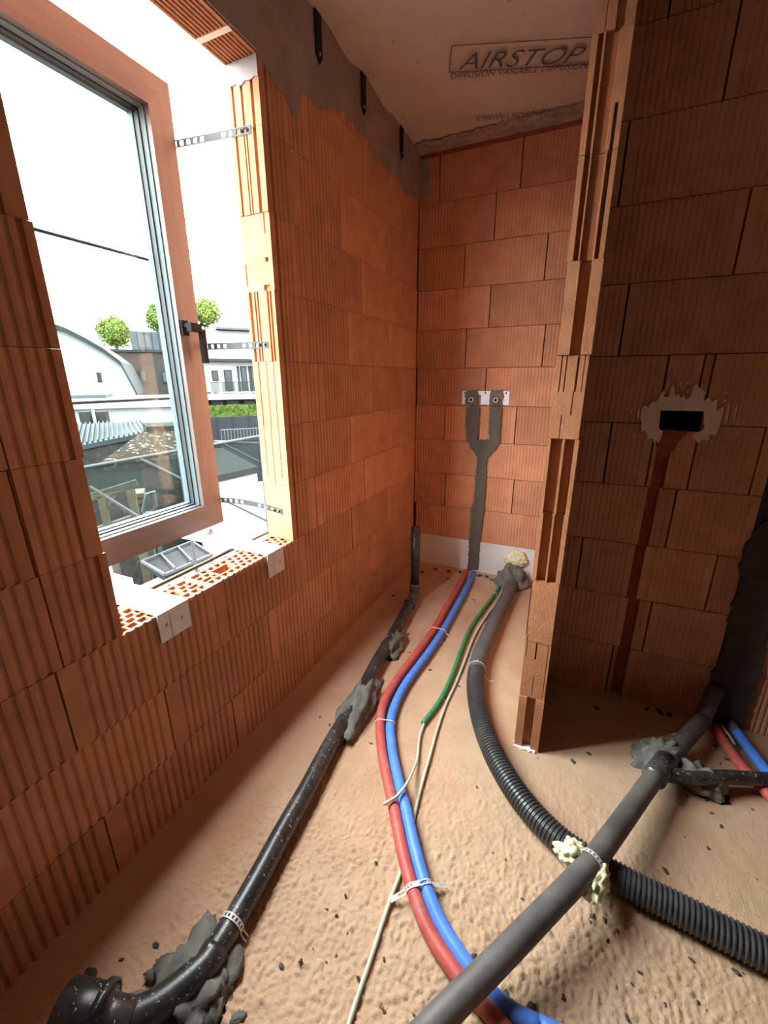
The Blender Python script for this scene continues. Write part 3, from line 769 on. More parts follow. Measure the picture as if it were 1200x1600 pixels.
# punched tape and ties
def ladder(m, P, ww, nrm, t=.0014):
    """P: path points, nrm: across direction"""
    nrm = Vector(nrm).normalized()
    for s in (-1, 1):
        for a, b in zip(P, P[1:]):
            up = (b - a).cross(nrm); m.bar(a + nrm * s * ww * .38, b + nrm * s * ww * .38, ww * .24, t, up)
    for i, (a, b) in enumerate(zip(P, P[1:])):
        if i % 2 == 0:
            up = (b - a).cross(nrm); m.bar(a, b, ww * .6, t, up)
    return m
def hoop(c, d, r, a0, a1, n, tails=0.0):
    d = Vector(d).normalized(); s = d.cross(Vector((0, 0, 1))).normalized(); u = Vector((0, 0, 1)); P = []
    if tails: P.append(c + s * (r + tails) * math.copysign(1, math.cos(a0)) + u * (-c.z + .012))
    for i in range(n + 1):
        a = a0 + (a1 - a0) * i / n; P.append(c + (s * math.cos(a) + u * math.sin(a)) * r)
    if tails: P.append(c + s * (r + tails) * math.copysign(1, math.cos(a1)) + u * (-c.z + .012))
    return P
def tape_thing(c, d, r, label, tails=.03, ww=.015, name='punched_tape'):
    m = ladder(MB(), hoop(c, d, r, -.35, math.pi + .35, 22, tails), ww, d)
    return tag(m.build(name, M['tape']), label, 'strap', 'white punched fixing tapes')
cA = pth[-3].lerp(pth[-2], .78); tape_thing(Vector((cA.x, cA.y, zc_)), pth[-2] - pth[-3], RL + .0025, 'white punched tape over the black pipe at the near corner', .012)
def tie(c, d, r, label, tail=None):
    P = hoop(c, d, r, 0, 2 * math.pi, 24); m = MB()
    for a, b in zip(P, P[1:]): m.bar(a, b, .0045, .0012, (b - a).cross(Vector(d)))
    o = tag(m.build('cable_tie', M['tie']), label, 'cable tie', 'white cable ties')
    MB().box((c.x - .003, c.y - .004, c.z + r - .001), (c.x + .003, c.y + .004, c.z + r + .004)).build('tie_head', M['tie'], o)
    if tail is not None:
        t = MB()
        for a, b in zip(tail, tail[1:]): t.bar(a, b, .0035, .0012)
        t.build('tail', M['tie'], o)
    return o

# ------------------------------------------------------------------ red and blue water pipes
RW = .0205
def center(pts, z): return [fl(x, y, z) for x, y in pts]
redp = [(729, 893), (714, 920), (697, 950), (677, 985), (650, 1022), (620, 1062), (600, 1098), (594, 1130), (597, 1175), (607, 1225), (617, 1270), (629, 1330), (645, 1390), (668, 1450), (700, 1503), (738, 1553), (775, 1592), (800, 1622), (850, 1680)]
blup = [(740, 896), (728, 921), (711, 952), (691, 988), (668, 1022), (637, 1064), (618, 1100), (610, 1132), (613, 1172), (623, 1222), (635, 1268), (648, 1325), (665, 1385), (689, 1443), (722, 1497), (762, 1548), (808, 1586), (850, 1606), (900, 1630)]
zw = RW + .004
red_pts = center(redp, zw); blu_pts = center(blup, zw)
for i_, z_ in ((9, .03), (10, .036), (11, .037), (12, .034)):
    red_pts[i_] = fl(*redp[i_], z_); blu_pts[i_] = fl(*blup[i_], z_)
rp = tag(MB().sweep(spline(on_(red_pts, .9), .02), RW, 16).build('water_pipe', M['red'], smooth=True), 'red sleeved water pipe curving across the floor from the alcove', 'pipe', 'red and blue water pipes')
bp_ = tag(MB().sweep(spline(on_(blu_pts, .9), .02), RW, 16).build('water_pipe', M['blue'], smooth=True), 'blue sleeved water pipe curving across the floor from the alcove', 'pipe', 'red and blue water pipes')
def across(i, tails, label, ww=.013):
    a, b = red_pts[i], blu_pts[i]; mid = (a + b) / 2; d = (red_pts[i+1] - red_pts[i-1]).normalized(); s = (b - a); s.z = 0; s.normalize(); r = RW + .002
    P = [a - s * (r + tails) + Vector((0, 0, -a.z + .012))] if tails else []
    P += [a + (-s * math.cos(t) + Vector((0, 0, 1)) * math.sin(t)) * r for t in (0, .5, 1.0, 1.4)]
    P += [b + (s * math.cos(t) + Vector((0, 0, 1)) * math.sin(t)) * r for t in (1.4, 1.0, .5, 0)]
    if tails: P.append(b + s * (r + tails) + Vector((0, 0, -b.z + .012)))
    Q = []
    for p, q_ in zip(P, P[1:]): Q += [p, p.lerp(q_, .5)]
    return Q + [P[-1]], d
Q, d_ = across(12, .045, '')
tag(ladder(MB(), Q, .014, d_).build('punched_tape', M['tape']), 'white punched tape pinning the red and blue pipes to the floor', 'strap', 'white punched fixing tapes')
Q, d_ = across(7, 0, ''); m = MB()
for a, b in zip(Q, Q[1:]): m.bar(a, b, .0045, .0014, (b - a).cross(d_))
tag(m.build('cable_tie', M['tie']), 'clear cable tie round the red and blue pipes at their sharp bend', 'cable tie', 'white cable ties')
Q, d_ = across(3, .02, ''); m = MB()
for a, b in zip(Q, Q[1:]): m.bar(a, b, .008, .0014, (b - a).cross(d_))
tag(m.build('pipe_clip', M['tie']), 'pale clip over the red and blue pipes inside the alcove', 'clip')

# second pair of water pipes by the right wall
r2 = [(1115, 1138), (1135, 1165), (1160, 1198), (1200, 1240), (1250, 1292)]; b2 = [(1150, 1142), (1166, 1164), (1186, 1190), (1222, 1236), (1262, 1285)]
tag(MB().sweep(spline(on_(center(r2, zw), .12), .02), RW, 16).build('water_pipe', M['red'], smooth=True), 'short red water pipe leaving the dark right wall', 'pipe', 'red and blue water pipes')
B2 = tag(MB().sweep(spline(on_(center(b2, zw), .12), .02), RW, 16).build('water_pipe', M['blue'], smooth=True), 'short blue water pipe leaving the dark right wall', 'pipe', 'red and blue water pipes')
ca = center([(1141, 1128), (1148, 1140), (1151, 1144)], zw + .002)
MB().sweep(ca, RW * .98, 14).build('dark_end', M['mortar'], B2, smooth=True)
tag(MB().sweep(spline(center([(1128, 1134), (1140, 1150), (1148, 1163)], .03), .01), .004, 8).build('copper_wire', M['cream'], smooth=True), 'pale bare wire between the short red and blue pipes', 'wire')

# ------------------------------------------------------------------ green conduit and cream cables
gp = center([(786, 906), (772, 930), (753, 955), (735, 982), (722, 1012), (712, 1040), (700, 1070), (684, 1100), (661, 1130)], .016)
tag(MB().sweep(spline(gp, .02), .0115, 12).build('conduit', M['green'], smooth=True), 'green conduit snaking from the alcove mortar', 'conduit')
c1 = center([(664, 1127), (656, 1150), (652, 1185), (645, 1205), (637, 1222), (621, 1243), (599, 1257)], .014)
for i, z in ((3, .03), (4, .062), (5, .068), (6, .062)):
    q_ = ((645, 1205), (637, 1222), (621, 1243), (599, 1257))[i - 3]; c1[i] = fl(*q_, z)
tag(MB().sweep(spline(c1, .012), .0052, 10).build('cable', M['cream'], smooth=True), 'thin cream cable sticking out of the green conduit over the pipes', 'cable', 'cream cables')
c2 = center([(789, 908), (778, 937), (760, 963), (742, 992), (727, 1030), (712, 1068), (697, 1100), (683, 1140), (672, 1180), (660, 1222), (650, 1262), (643, 1296), (635, 1330)], .010)
c2 += center([(625, 1365), (612, 1400), (598, 1440), (582, 1490), (563, 1545), (545, 1600), (530, 1650)], .009)
tag(MB().sweep(spline(on_(c2, .6), .02), .0062, 10).build('cable', M['cream'], smooth=True), 'long cream cable running under the red and blue pipes', 'cable', 'cream cables')
g0 = gp[1]; tie(Vector((g0.x + .005, g0.y, .018)), gp[2] - gp[1], .017, 'white cable tie on the green conduit beside the mortar')

# ------------------------------------------------------------------ grey hose and corrugated part
RH = .043
hp = center([(806, 897), (795, 925), (780, 955), (765, 988), (752, 1018), (745, 1045), (743, 1075), (748, 1110), (758, 1145), (775, 1185), (800, 1228), (830, 1268), (868, 1307), (905, 1335), (945, 1360), (990, 1385), (1040, 1410), (1100, 1441), (1160, 1472), (1215, 1500), (1290, 1540)], RH + .004)
hp = on_(hp, .4)
S = spline(hp, .0032)
cut_i = min(range(len(S)), key=lambda i: (S[i] - fl(743, 1050, RH)).length)
hz = tag(empty('drain_hose', (hp[8].x, hp[8].y, 0)), 'thick dark corrugated hose bending out of the alcove', 'hose')
o = MB().sweep(S[:cut_i:6] + [S[cut_i]], RH * .97, 22).build('smooth_sleeve', M['sleeve'], hz, smooth=True); o.location = -Vector(hz.location)
def hr(i, n):
    k = i % 4
    return RH * (1.0 if k in (0, 1) else .90)
o = MB().sweep(S[cut_i - 1:], hr, 22).build('corrugated_hose', M['hose'], hz); o.location = -Vector(hz.location)
tie(Vector(S[cut_i - 8]), S[cut_i] - S[cut_i - 12], RH + .001, 'white cable tie round the grey hose where the ribs begin',
    [S[cut_i - 8] + Vector((.035, -.01, -.01)), S[cut_i - 8] + Vector((.07, -.03, -.035)), S[cut_i - 8] + Vector((.095, -.02, -.03))])
b = ony(803, 885, YB - .07); al = tag(lump('mortar_heap', (b.x, YB - .09, .0), (.122, .075, .155), .1, M['mortar'], 11, amp=.3), 'dark mortar heap around the hose at the white board', 'mortar', 'mortar heaps around the pipes')
f_ = ony(806, 879, YB - .03); tag(lump('foam_blob', (f_.x, YB - .034, f_.z - .035), (.07, .024, .06), 0, M['foam'], 12, amp=.5, flat=-1), 'cream foam blob on the white board above the mortar', 'foam', 'cream foam blobs')

# ------------------------------------------------------------------ big waste pipe crossing the floor
RB = .0315
bpts = [fl(1098, 1124, .075), fl(1030, 1204, .085), fl(960, 1300, .112), fl(915, 1358, .122), fl(850, 1426, .118), fl(780, 1498, .108), fl(700, 1578, .095), fl(620, 1660, .09)]
bw = tag(empty('waste_pipe', (bpts[3].x, bpts[3].y, 0)), 'dusty dark waste pipe crossing over the hose and water pipes', 'pipe')
child(MB().sweep(spline(on_(bpts, .8), .03), RB, 22), 'pipe', M['pe_dusty'], bw)
tp0 = bpts[1]; tdir = (bpts[2] - bpts[1]).normalized()
child(MB().lathe([(-.075, RB), (-.075, RB * 1.22), (.055, RB * 1.25), (.06, RB)], tp0, tdir, 24), 'tee', M['pe'], bw)
br = [tp0 + Vector((0, 0, 0)), fl(1085, 1216, .07), fl(1130, 1214, .062), fl(1200, 1218, .055), fl(1290, 1224, .05)]
child(MB().sweep(spline(br + [br[-1] + Vector((.7, -.02, 0))], .03), .0245, 20), 'branch', M['pe'], bw)
child(MB().sweep([bpts[0] + (bpts[1] - bpts[0]) * .06, bpts[0], Vector((bpts[0].x + .03, YR - .03, .12)), Vector((bpts[0].x + .045, YR - .02, .2))], RB * .98, 20), 'bend', M['pe_dusty'], bw)
for px, py, s, sd, lab in ((1030, 1196, (.090, .070, .112), 41, 'lumpy grey mortar heap packed round the pipe tee'), (1082, 1224, (.10, .05, .085), 43, 'flat grey mortar pad under the side branch of the tee')):
    p = fl(px, py, .0); tag(lump('mortar_heap', (p.x, p.y, 0), s, .4 if sd == 41 else -.15, M['mortar'], sd, amp=.42), lab, 'mortar', 'mortar heaps around the pipes')
# foam and tape where pipe and hose cross
cr = fl(905, 1345, .06)
for px, py, z, s, rz, sd, lab in ((890, 1342, .085, (.042, .03, .030), .6, 51, 'cream foam blob on the corrugated hose left of the crossing'), (928, 1388, .055, (.030, .062, .040), -.25, 53, 'cream foam drip hanging from the pipe crossing')):
    p = fl(px, py, z); tag(lump('foam_blob', p, s, rz, M['foam'], sd, amp=.5, flat=-1, sub=4), lab, 'foam', 'cream foam blobs')
SB = spline(bpts, .01); ci = min(range(len(SB)), key=lambda i: (SB[i] - fl(925, 1345, .122)).length)
tape_thing(SB[ci], SB[ci + 4] - SB[ci - 4], RB + .0025, 'white punched tape looped over the pipe at the foam crossing', 0, .012)
zz_ = tag(lump('paint_flake', fl(1058, 1148, .004), (.025, .012, .006), .5, M['chip'], 77, amp=.3, sub=2), 'pale curled flake on the floor beside the big pipe', 'debris')

# ------------------------------------------------------------------ loose crumbs
CR = []
for i in range(5):
    bm = bmesh.new(); bmesh.ops.create_icosphere(bm, subdivisions=2, radius=1)
    for v in bm.verts:
        k = 1 + .55 * noise.noise(v.co * 1.7 + Vector((i * 5.1, 0, 0))); v.co = Vector((v.co.x * k, v.co.y * k * .6, max(-.2, v.co.z * k * .35)))
    me = bpy.data.meshes.new('mortar_crumb'); bm.to_mesh(me); bm.free(); me.materials.append(M['crumb']); CR.append(me)
spots = [(243, 1477, .011), (190, 1500, .007), (177, 1541, .008), (143, 1522, .018), (500, 1120, .006), (515, 1133, .007), (530, 1160, .008), (580, 1162, .008), (640, 1020, .008), (672, 1047, .011), (695, 1000, .009), (690, 1008, .006), (580, 925, .010), (615, 930, .009), (590, 945, .006),
         (660, 895, .012), (680, 893, .012), (705, 890, .014), (722, 893, .012), (755, 893, .014), (765, 896, .012), (776, 893, .010), (700, 905, .008), (760, 985, .008), (703, 1068, .008), (717, 1073, .008), (695, 1090, .008), (740, 938, .008), (895, 1190, .012), (920, 1178, .012), (932, 1107, .014), (1010, 1103, .016), (1030, 1110, .02), (1045, 1115, .018),
         (1118, 1165, .010), (1135, 1185, .011), (1126, 1192, .006), (1105, 1250, .008), (1112, 1270, .007), (1127, 1291, .009), (1107, 1325, .007), (1040, 1362, .010), (925, 1434, .014), (945, 1438, .008), (965, 1455, .008), (950, 1470, .008), (600, 1500, .006), (740, 1495, .01), (770, 1555, .016), (790, 1560, .016), (830, 1580, .018), (600, 1580, .008),
         (745, 1230, .006), (470, 1505, .006), (440, 1510, .01), (560, 1530, .006), (1150, 1520, .010), (1080, 1500, .007), (1000, 1520, .007), (1040, 1570, .008), (880, 1560, .008), (980, 1590, .008), (510, 1420, .006), (540, 1400, .006), (650, 1330, .005)]
r3 = random.Random(3)
for i in range(34):
    px, py = r3.uniform(480, 1190), r3.uniform(930, 1590); p = fl(px, py)
    if -1.0 < p.x < 1.2 and not (-.13 < p.x and p.y > 1.5 and p.x < .02) and p.y < 2.9 and not (p.x > 0 and p.y > 1.9): spots.append((px, py, r3.uniform(.003, .006)))
for i, (px, py, s) in enumerate(spots):
    p = fl(px, py); p.y = min(p.y, YB - .035 - .06 * r3.random()) if p.x < -.1 else min(p.y, YR - .03); o = link('mortar_crumb', CR[i % 5], None)
    o.location = (p.x, p.y, floor_h(p.x, p.y) + s * .08); o.scale = (s, s, s); o.rotation_euler = (0, 0, r3.uniform(0, 6.28))
    if p.y > 2.4: o.scale *= 1.7
    if s > .012: lab = 'large'
    elif s > .0065: lab = 'small'
    else: lab = 'tiny'
    if p.y > 2.4: wh = 'at the foot of the white board'
    elif p.x < -.62: wh = 'beside the left waste pipe' if p.y < 1.2 else 'on the floor between window wall and alcove'
    elif p.x > .33 and p.y > 1.25: wh = 'near the pipe tee'
    elif p.x > 0 and p.y > 1.5: wh = 'in the shade of the partition'
    elif p.y > 1.5: wh = 'between the pipes in the alcove'
    elif p.x > -.12: wh = 'beside the corrugated hose'
    else: wh = 'on the bumpy floor by the red and blue pipes'
    tag(o, lab + ' dark mortar crumb ' + wh, 'debris', 'dark mortar crumbs on the floor')
for i, (px, py, s) in enumerate(((739, 939, .010), (318, 1448, .012), (380, 1481, .010), (322, 1443, .007), (690, 985, .006), (948, 1097, .008), (965, 1096, .007), (812, 1170, .008), (820, 1172, .006))):
    p = fl(px, py); o = link('plaster_chip', CR[(i + 2) % 5].copy(), None); o.data.materials.clear(); o.data.materials.append(M['chip'])
    o.location = (p.x, p.y, floor_h(p.x, p.y) + s * .1); o.scale = (s, s, s * 1.3); o.rotation_euler = (0, 0, i * 1.3)
    tag(o, ('round pale chip beside the green conduit in the alcove', 'pale chip beside the white punched tape, wall side', 'pale chip beside the white punched tape, room side', 'tiny pale chip next to the near pipe tape', 'pale chip by the clip on the red and blue pipes',
            'pale chip at the foot of the shaded wall, larger of two', 'pale chip at the foot of the shaded wall, smaller of two', 'pale chip at the foot of the partition, larger of two', 'pale chip at the foot of the partition, smaller of two')[i], 'debris', 'pale plaster chips on the floor')

# ------------------------------------------------------------------ outside: gardens, roofs and houses beyond the window
# every building stands on the ground at its own distance; AZ is the bearing the window looks along
AZ = math.radians(50)
OD = Vector((-math.sin(AZ), math.cos(AZ), 0)); OR_ = Vector((math.cos(AZ), math.sin(AZ), 0))
GZ = -3.2
def lo(px, py, D):
    """offset to the right and height of a sight line at distance D along the bearing"""
    d = ray(px, py); k = D / d.dot(OD); return d.dot(OR_) * k, EYE + d.z * k
def site(name, D): return empty(name, (OD.x * D, OD.y * D, 0), AZ)
EX = {}
EX['ground'] = mat('pale_gravel_ground', (.026, .027, .024), .95, .2, .6)
EX['white'] = mat('white_render', (.078, .079, .079), .9, .04, .5)
EX['slate'] = mat('grey_slate', (.0068, .0076, .0084), .8, .15, 2, spec=.05)
EX['brownbrick'] = mat('brown_brick_facade', (.0125, .0098, .0090), .9, .2, 1.5, spec=.05)
EX['zinc'] = mat('pale_zinc', (.017, .020, .0215), .6, .1, .8, spec=.05)
EX['metalroof'] = mat('blue_grey_metal_sheet', (.0072, .0105, .0116), .7, .15, 1.0, spec=.05)
EX['tiles'] = mat('mossy_brown_tiles', (.0050, .0034, .0023), .95, .35, 5, .6, 8, spec=.02, specks=(11, .60, .03, (.03, .029, .026)), col2=(.0072, .0054, .0020), mixscale=1.2, mixpos=.58)
EX['oldroof'] = mat('lichened_grey_roof', (.0078, .0082, .0075), .95, .3, 6, .5, 10, spec=.02, specks=(10, .6, .05, (.014, .014, .013)))
EX['winglass'] = mat('dark_window_glass', (.0060, .0076, .0086), .3, .2, 1, spec=.1)
EX['fence'] = mat('anthracite_fence', (.0044, .0054, .0062), .8, .1, 2, spec=.05)
EX['hedge'] = mat('clipped_hedge_leaves', (.0115, .021, .0036), .9, .5, 3, spec=.02, col2=(.018, .028, .0055), mixscale=5, mixpos=.5)
EX['tube'] = mat('scaffold_tube', (.014, .0155, .016), .6, .1, 4, spec=.1)
EX['plank'] = mat('pale_scaffold_timber', (.017, .0150, .0098), .85, .2, 5, spec=.05)
EX['teal'] = mat('sea_green_plastic', (.0060, .0125, .0120), .6, .1, 4, spec=.1)
def net_mat():
    m = bpy.data.materials.new('pale_green_safety_net'); m.use_nodes = True; nt = m.node_tree; nt.nodes.clear()
    out = nt.nodes.new('ShaderNodeOutputMaterial'); mx = nt.nodes.new('ShaderNodeMixShader'); mx.inputs[0].default_value = .45
    tr = nt.nodes.new('ShaderNodeBsdfTransparent'); df = nt.nodes.new('ShaderNodeBsdfDiffuse')
    df.inputs[0].default_value = (.0088, .0122, .0118, 1)
    nt.links.new(tr.outputs[0], mx.inputs[1]); nt.links.new(df.outputs[0], mx.inputs[2]); nt.links.new(mx.outputs[0], out.inputs[0]); return m
EX['net'] = net_mat()
# ground in two fields so that nothing cuts through the house
tag(MB().box((-260, -200, GZ - .4), (260, 320, GZ)).build('ground', EX['ground']), 'pale yard and gardens far below the window', 'ground', kind='structure')

def gable_house():
    D = 34; r = site('gable_house', D); tag(r, 'white rendered gable house with a curved slate roof edge', 'house')
    pts = [lo(x, y, D) for x, y in ((66, 511), (92, 516), (104, 520), (135, 536), (163, 552), (190, 572), (205, 600), (217, 623))]
    wallp = [(pts[0][0] - 3, GZ)] + [(pts[-1][0], GZ)] + pts[::-1] + [(pts[0][0] - 3, pts[0][1])]
    m = MB(); n = len(wallp); m.add([(u, 0, v) for u, v in wallp] + [(u, 9, v) for u, v in wallp], [(i, (i+1) % n, n + (i+1) % n, n + i) for i in range(n)] + [tuple(range(n-1, -1, -1)), tuple(range(n, 2*n))])
    m.build('wall', EX['white'], r, fix=True)
    m = MB()
    for (a, b), (c, d) in zip(pts, pts[1:]): m.add([(a, -.35, b), (c, -.35, d), (c, 9.3, d), (a, 9.3, b), (a, -.35, b + .3), (c, -.35, d + .3), (c, 9.3, d + .3), (a, 9.3, b + .3)], [(0,3,2,1),(4,5,6,7),(0,1,5,4),(1,2,6,5),(2,3,7,6),(3,0,4,7)])
    m.build('roof', EX['slate'], r)
    a = lo(150, 582, D); b = lo(160, 597, D)
    wnd = MB().box((a[0], -.08, b[1]), (b[0], .02, a[1])).build('window', EX['slate'], r); MB().box((a[0] - .02, -.1, b[1] + .12), (b[0] - .22, -.07, a[1] - .10)).build('pane', EX['white'], wnd)
gable_house()

def brick_block():
    D = 46; r = site('brick_building', D); tag(r, 'flat-roofed brown brick building with small square windows', 'building')
    a = lo(150, 549, D); b = lo(322, 549, D)
    MB().box((a[0], 0, GZ), (b[0], 9, a[1])).build('wall', EX['brownbrick'], r); MB().box((a[0] - .15, -.15, a[1]), (b[0] + .1, 9.1, a[1] + .22)).build('coping', EX['slate'], r)
    for x0, y0, x1, y1 in ((216, 578, 231, 598), (196, 578, 204, 587), (251, 580, 266, 599)):
        p = lo(x0, y0, D); q_ = lo(x1, y1, D)
        f = MB().box((p[0], -.06, q_[1]), (q_[0], .05, p[1])).build('window', EX['slate'], r)
        MB().box((p[0] + .14, -.1, q_[1] + .14), (q_[0] - .1, -.05, p[1] - .12)).build('pane', EX['zinc'], f)
    p = lo(201, 517, D + 4); q_ = lo(300, 549, D + 4); z = MB().box((p[0], 4, a[1] + .1), (q_[0], 8, p[1])).build('roof_box', EX['zinc'], r)
    for i in range(12):
        x = p[0] + .6 + i * .62
        if x < q_[0]: MB().box((x, 3.93, a[1] + .2), (x + .05, 4.02, p[1] - .02)).build('seam', EX['slate'], z)
brick_block()

def tree(px, py, rpx, D, seed, label, squash=.95):
    u, v = lo(px, py, D); R_ = abs(lo(px + rpx, py, D)[0] - u); r = site('tree', D); tag(r, label, 'tree', 'trees beyond the roofs')
    rr = random.Random(seed); m = MB()
    for i in range(6500):
        d = Vector((rr.gauss(0, 1), rr.gauss(0, 1), rr.gauss(0, 1))).normalized()
        k = (.45 + .62 * rr.random() ** .7) * (1 + .34 * noise.noise(d * 2.1 + Vector((seed, 0, 0))))
        c = Vector((u, 0, v)) + Vector((d.x * R_ * k, d.y * R_ * k, d.z * R_ * k * squash)); s = R_ * rr.uniform(.05, .10)
        a = Vector((rr.gauss(0, 1), rr.gauss(0, 1), rr.gauss(0, 1))).normalized(); b = a.cross(d + Vector((.01, .02, .03))).normalized()
        m.add([c - a * s, c + b * s * .6, c + a * s, c - b * s * .6], [(0, 1, 2, 3)])
    o = m.build('crown', M['leaf_a'], r)
    MB().sweep([(u, 0, GZ), (u, 0, v * .5 + GZ * .5), (u, 0, v)], lambda i, n: .35 - .1 * i, 8).build('trunk', M['bark'], r)
tree(178, 519, 27, 66, 1, 'round green tree beside the gable house roof', 1.0)
tree(252, 498, 24, 70, 2, 'green tree partly behind the window frame', 1.0)
tree(322, 488, 22, 72, 3, 'bright green tree above the white modern house', .95)
hl_ = MB()
for i in range(41):
    a = math.radians(20 + i * 1.5); R_ = 420; h = 18 + 10 * noise.noise(Vector((i * .22, 0, 0)))
    hl_.v += [(-math.sin(a) * R_, math.cos(a) * R_, GZ), (-math.sin(a) * (R_ + 60), math.cos(a) * (R_ + 60), h)]
hl_.f = [(2*i, 2*i+2, 2*i+3, 2*i+1) for i in range(40)]
M['hill'] = mat('hazy_hill', (.017, .022, .023), .95, .2, .05)
tag(hl_.build('hill', M['hill'], fix=True), 'faint distant wooded hill on the horizon', 'hill', kind='structure')

def modern_house():
    D = 26; r = site('modern_house', D); tag(r, 'white modern house with big windows and glass balcony', 'house')
    P_ = lambda x, y: lo(x, y, D)
    x0 = P_(300, 560)[0]; x1 = P_(470, 560)[0]
    MB().box((x0, 0, P_(350, 612)[1]), (x1, 6, P_(350, 561)[1])).build('wall', EX['white'], r)
    MB().box((x0, -1.1, P_(350, 623)[1]), (x1, 1, P_(350, 615)[1])).build('balcony_slab', EX['white'], r)
    MB().box((x0, .2, GZ), (x1, 6, P_(350, 622)[1])).build('ground_floor', EX['slate'], r)
    MB().box((x0, -.5, P_(350, 565)[1]), (x1, 6.2, P_(350, 561)[1])).build('fascia', EX['slate'], r)
    MB().box((P_(313, 512)[0], 1.5, P_(350, 561)[1]), (x1, 6, P_(350, 512)[1])).build('upper_storey', EX['white'], r)
    MB().box((P_(340, 508)[0], 1.1, P_(350, 511)[1]), (x1, 6.3, P_(350, 507)[1])).build('roof', EX['zinc'], r)
    for a, b, c, d in ((330, 579, 342, 595), (349, 578, 365, 611), (375, 572, 388, 611), (390, 572, 402, 611), (404, 572, 430, 611)):
        p = P_(a, b); q_ = P_(c, d); f = MB().box((p[0], -.05, q_[1]), (q_[0], .05, p[1])).build('window', EX['slate'], r)
        MB().box((p[0] + .06, -.08, q_[1] + .05), (q_[0] - .05, -.04, p[1] - .06)).build('pane', EX['winglass'], f)
    for a, c in ((330, 350), (354, 374), (382, 400), (404, 428)):
        p = P_(a, 626); q_ = P_(c, 634); MB().box((p[0], .12, q_[1]), (q_[0], .22, p[1])).build('window', EX['zinc'], r)
    for a in (371, 389): 
        p = P_(a, 572); MB().box((p[0] - .05, -.12, P_(a, 612)[1]), (p[0] + .05, .0, p[1])).build('post', EX['slate'], r)
    for a, c in ((326, 342), (343, 366), (367, 386), (387, 404), (405, 430)):
        p = P_(a, 597); q_ = P_(c, 614); g_ = MB().box((p[0], -1.08, q_[1]), (q_[0] - .03, -1.05, p[1])).build('balustrade_pane', EX['net'], r)
    MB().bar((P_(326, 597)[0], -1.06, P_(326, 597)[1]), (x1, -1.06, P_(326, 597)[1]), .04, .03).build('handrail', EX['slate'], r)
modern_house()

def hedge():
    D = 22; r = site('hedge', D); tag(r, 'clipped green hedge in front of the modern house', 'hedge')
    a = lo(312, 636, D); b = lo(440, 655, D); rr = random.Random(5); m = MB()
    for i in range(3800):
        c = Vector((rr.uniform(a[0], b[0]), rr.choice((-.03, rr.uniform(0, .8))), rr.uniform(b[1] - .4, a[1])))
        s = rr.uniform(.05, .10); u_ = Vector((rr.gauss(0, 1), rr.gauss(0, .5), rr.gauss(0, 1))).normalized(); v_ = u_.cross(Vector((0.1, 1, .2))).normalized()
        m.add([c - u_ * s, c + v_ * s, c + u_ * s, c - v_ * s], [(0, 1, 2, 3)])
    m.build('leaves', EX['hedge'], r); MB().box((a[0], .05, GZ), (b[0], .75, a[1] - .08)).build('body', EX['hedge'], r)
hedge()
def dark_fence():
    D = 20.5; r = site('garden_fence', D); tag(r, 'dark panel fence below the clipped hedge', 'fence'); a = lo(312, 653, D); b = lo(440, 688, D); w_ = (b[0] - a[0]) / 5
    for i in range(5): MB().box((a[0] + i * w_ + .02, 0, GZ), (a[0] + (i + 1) * w_ - .02, .05, a[1])).build('panel', EX['fence'], r)
    for i in range(6): MB().box((a[0] + i * w_ - .03, -.03, GZ), (a[0] + i * w_ + .03, .08, a[1] + .04)).build('post', EX['fence'], r)
dark_fence()

def hall():
    D = 24; r = site('low_hall', D); tag(r, 'low white flat-roofed hall beneath the gable house', 'building')
    a = lo(60, 628, D); b = lo(289, 628, D); c = lo(120, 658, D)
    MB().box((a[0] - 4, 0, GZ), (b[0], 7, a[1] - .35)).build('wall', EX['white'], r); MB().box((a[0] - 4, -.3, a[1] - .35), (b[0] + .2, 7.2, a[1])).build('roof', EX['white'], r)
    p = lo(118, 616, D + 5); q_ = lo(175, 627, D + 5); MB().box((p[0] - 5, 3, a[1]), (q_[0], 6, p[1])).build('skylight_ridge', EX['zinc'], r)
hall()

def roof_quad(name, label, cat, corners, th, mt, ribs=0, ribmat=None, wall=None):
    """corners: (px, py, distance) eave-left, eave-right, ridge-right, ridge-left"""
    P_ = []
    for x, y, D in corners:
        d = ray(x, y); k = D / d.dot(OD); P_.append(Vector((d.x * k, d.y * k, EYE + d.z * k)))
    base = (P_[0] + P_[1]) / 2; base.z = 0; r = empty(name, base); tag(r, label, cat)
    Q_ = [p - base for p in P_]; up = (Q_[1] - Q_[0]).cross(Q_[3] - Q_[0]).normalized()
    if up.z < 0: up = -up
    m = MB(); n = 10; L = []
    m.add([q_ for q_ in Q_] + [q_ - up * th for q_ in Q_], [(0,1,2,3),(7,6,5,4),(0,4,5,1),(1,5,6,2),(2,6,7,3),(3,7,4,0)]).build('roof', mt, r, fix=True)
    for i in range(ribs):
        t = (i + .5) / ribs; a = Q_[0].lerp(Q_[1], t) + up * .03; b = Q_[3].lerp(Q_[2], t) + up * .03
        MB().bar(a, b, .035, .06, up).build('seam', ribmat, r)
    if wall is not None:
        dn = [Vector((q_.x, q_.y, GZ)) for q_ in Q_]; sh = [q_ - up * (th + .01) for q_ in Q_]; c = sum(Q_, Vector()) / 4
        sh = [s_ + (Vector((c.x, c.y, s_.z)) - s_) * .04 for s_ in sh]; dn = [d_ + (Vector((c.x, c.y, GZ)) - d_) * .04 for d_ in dn]
        MB().add(sh + dn, [(0,1,2,3),(7,6,5,4),(0,4,5,1),(1,5,6,2),(2,6,7,3),(3,7,4,0)]).build('wall', wall, r, fix=True)
    return r, Q_, up
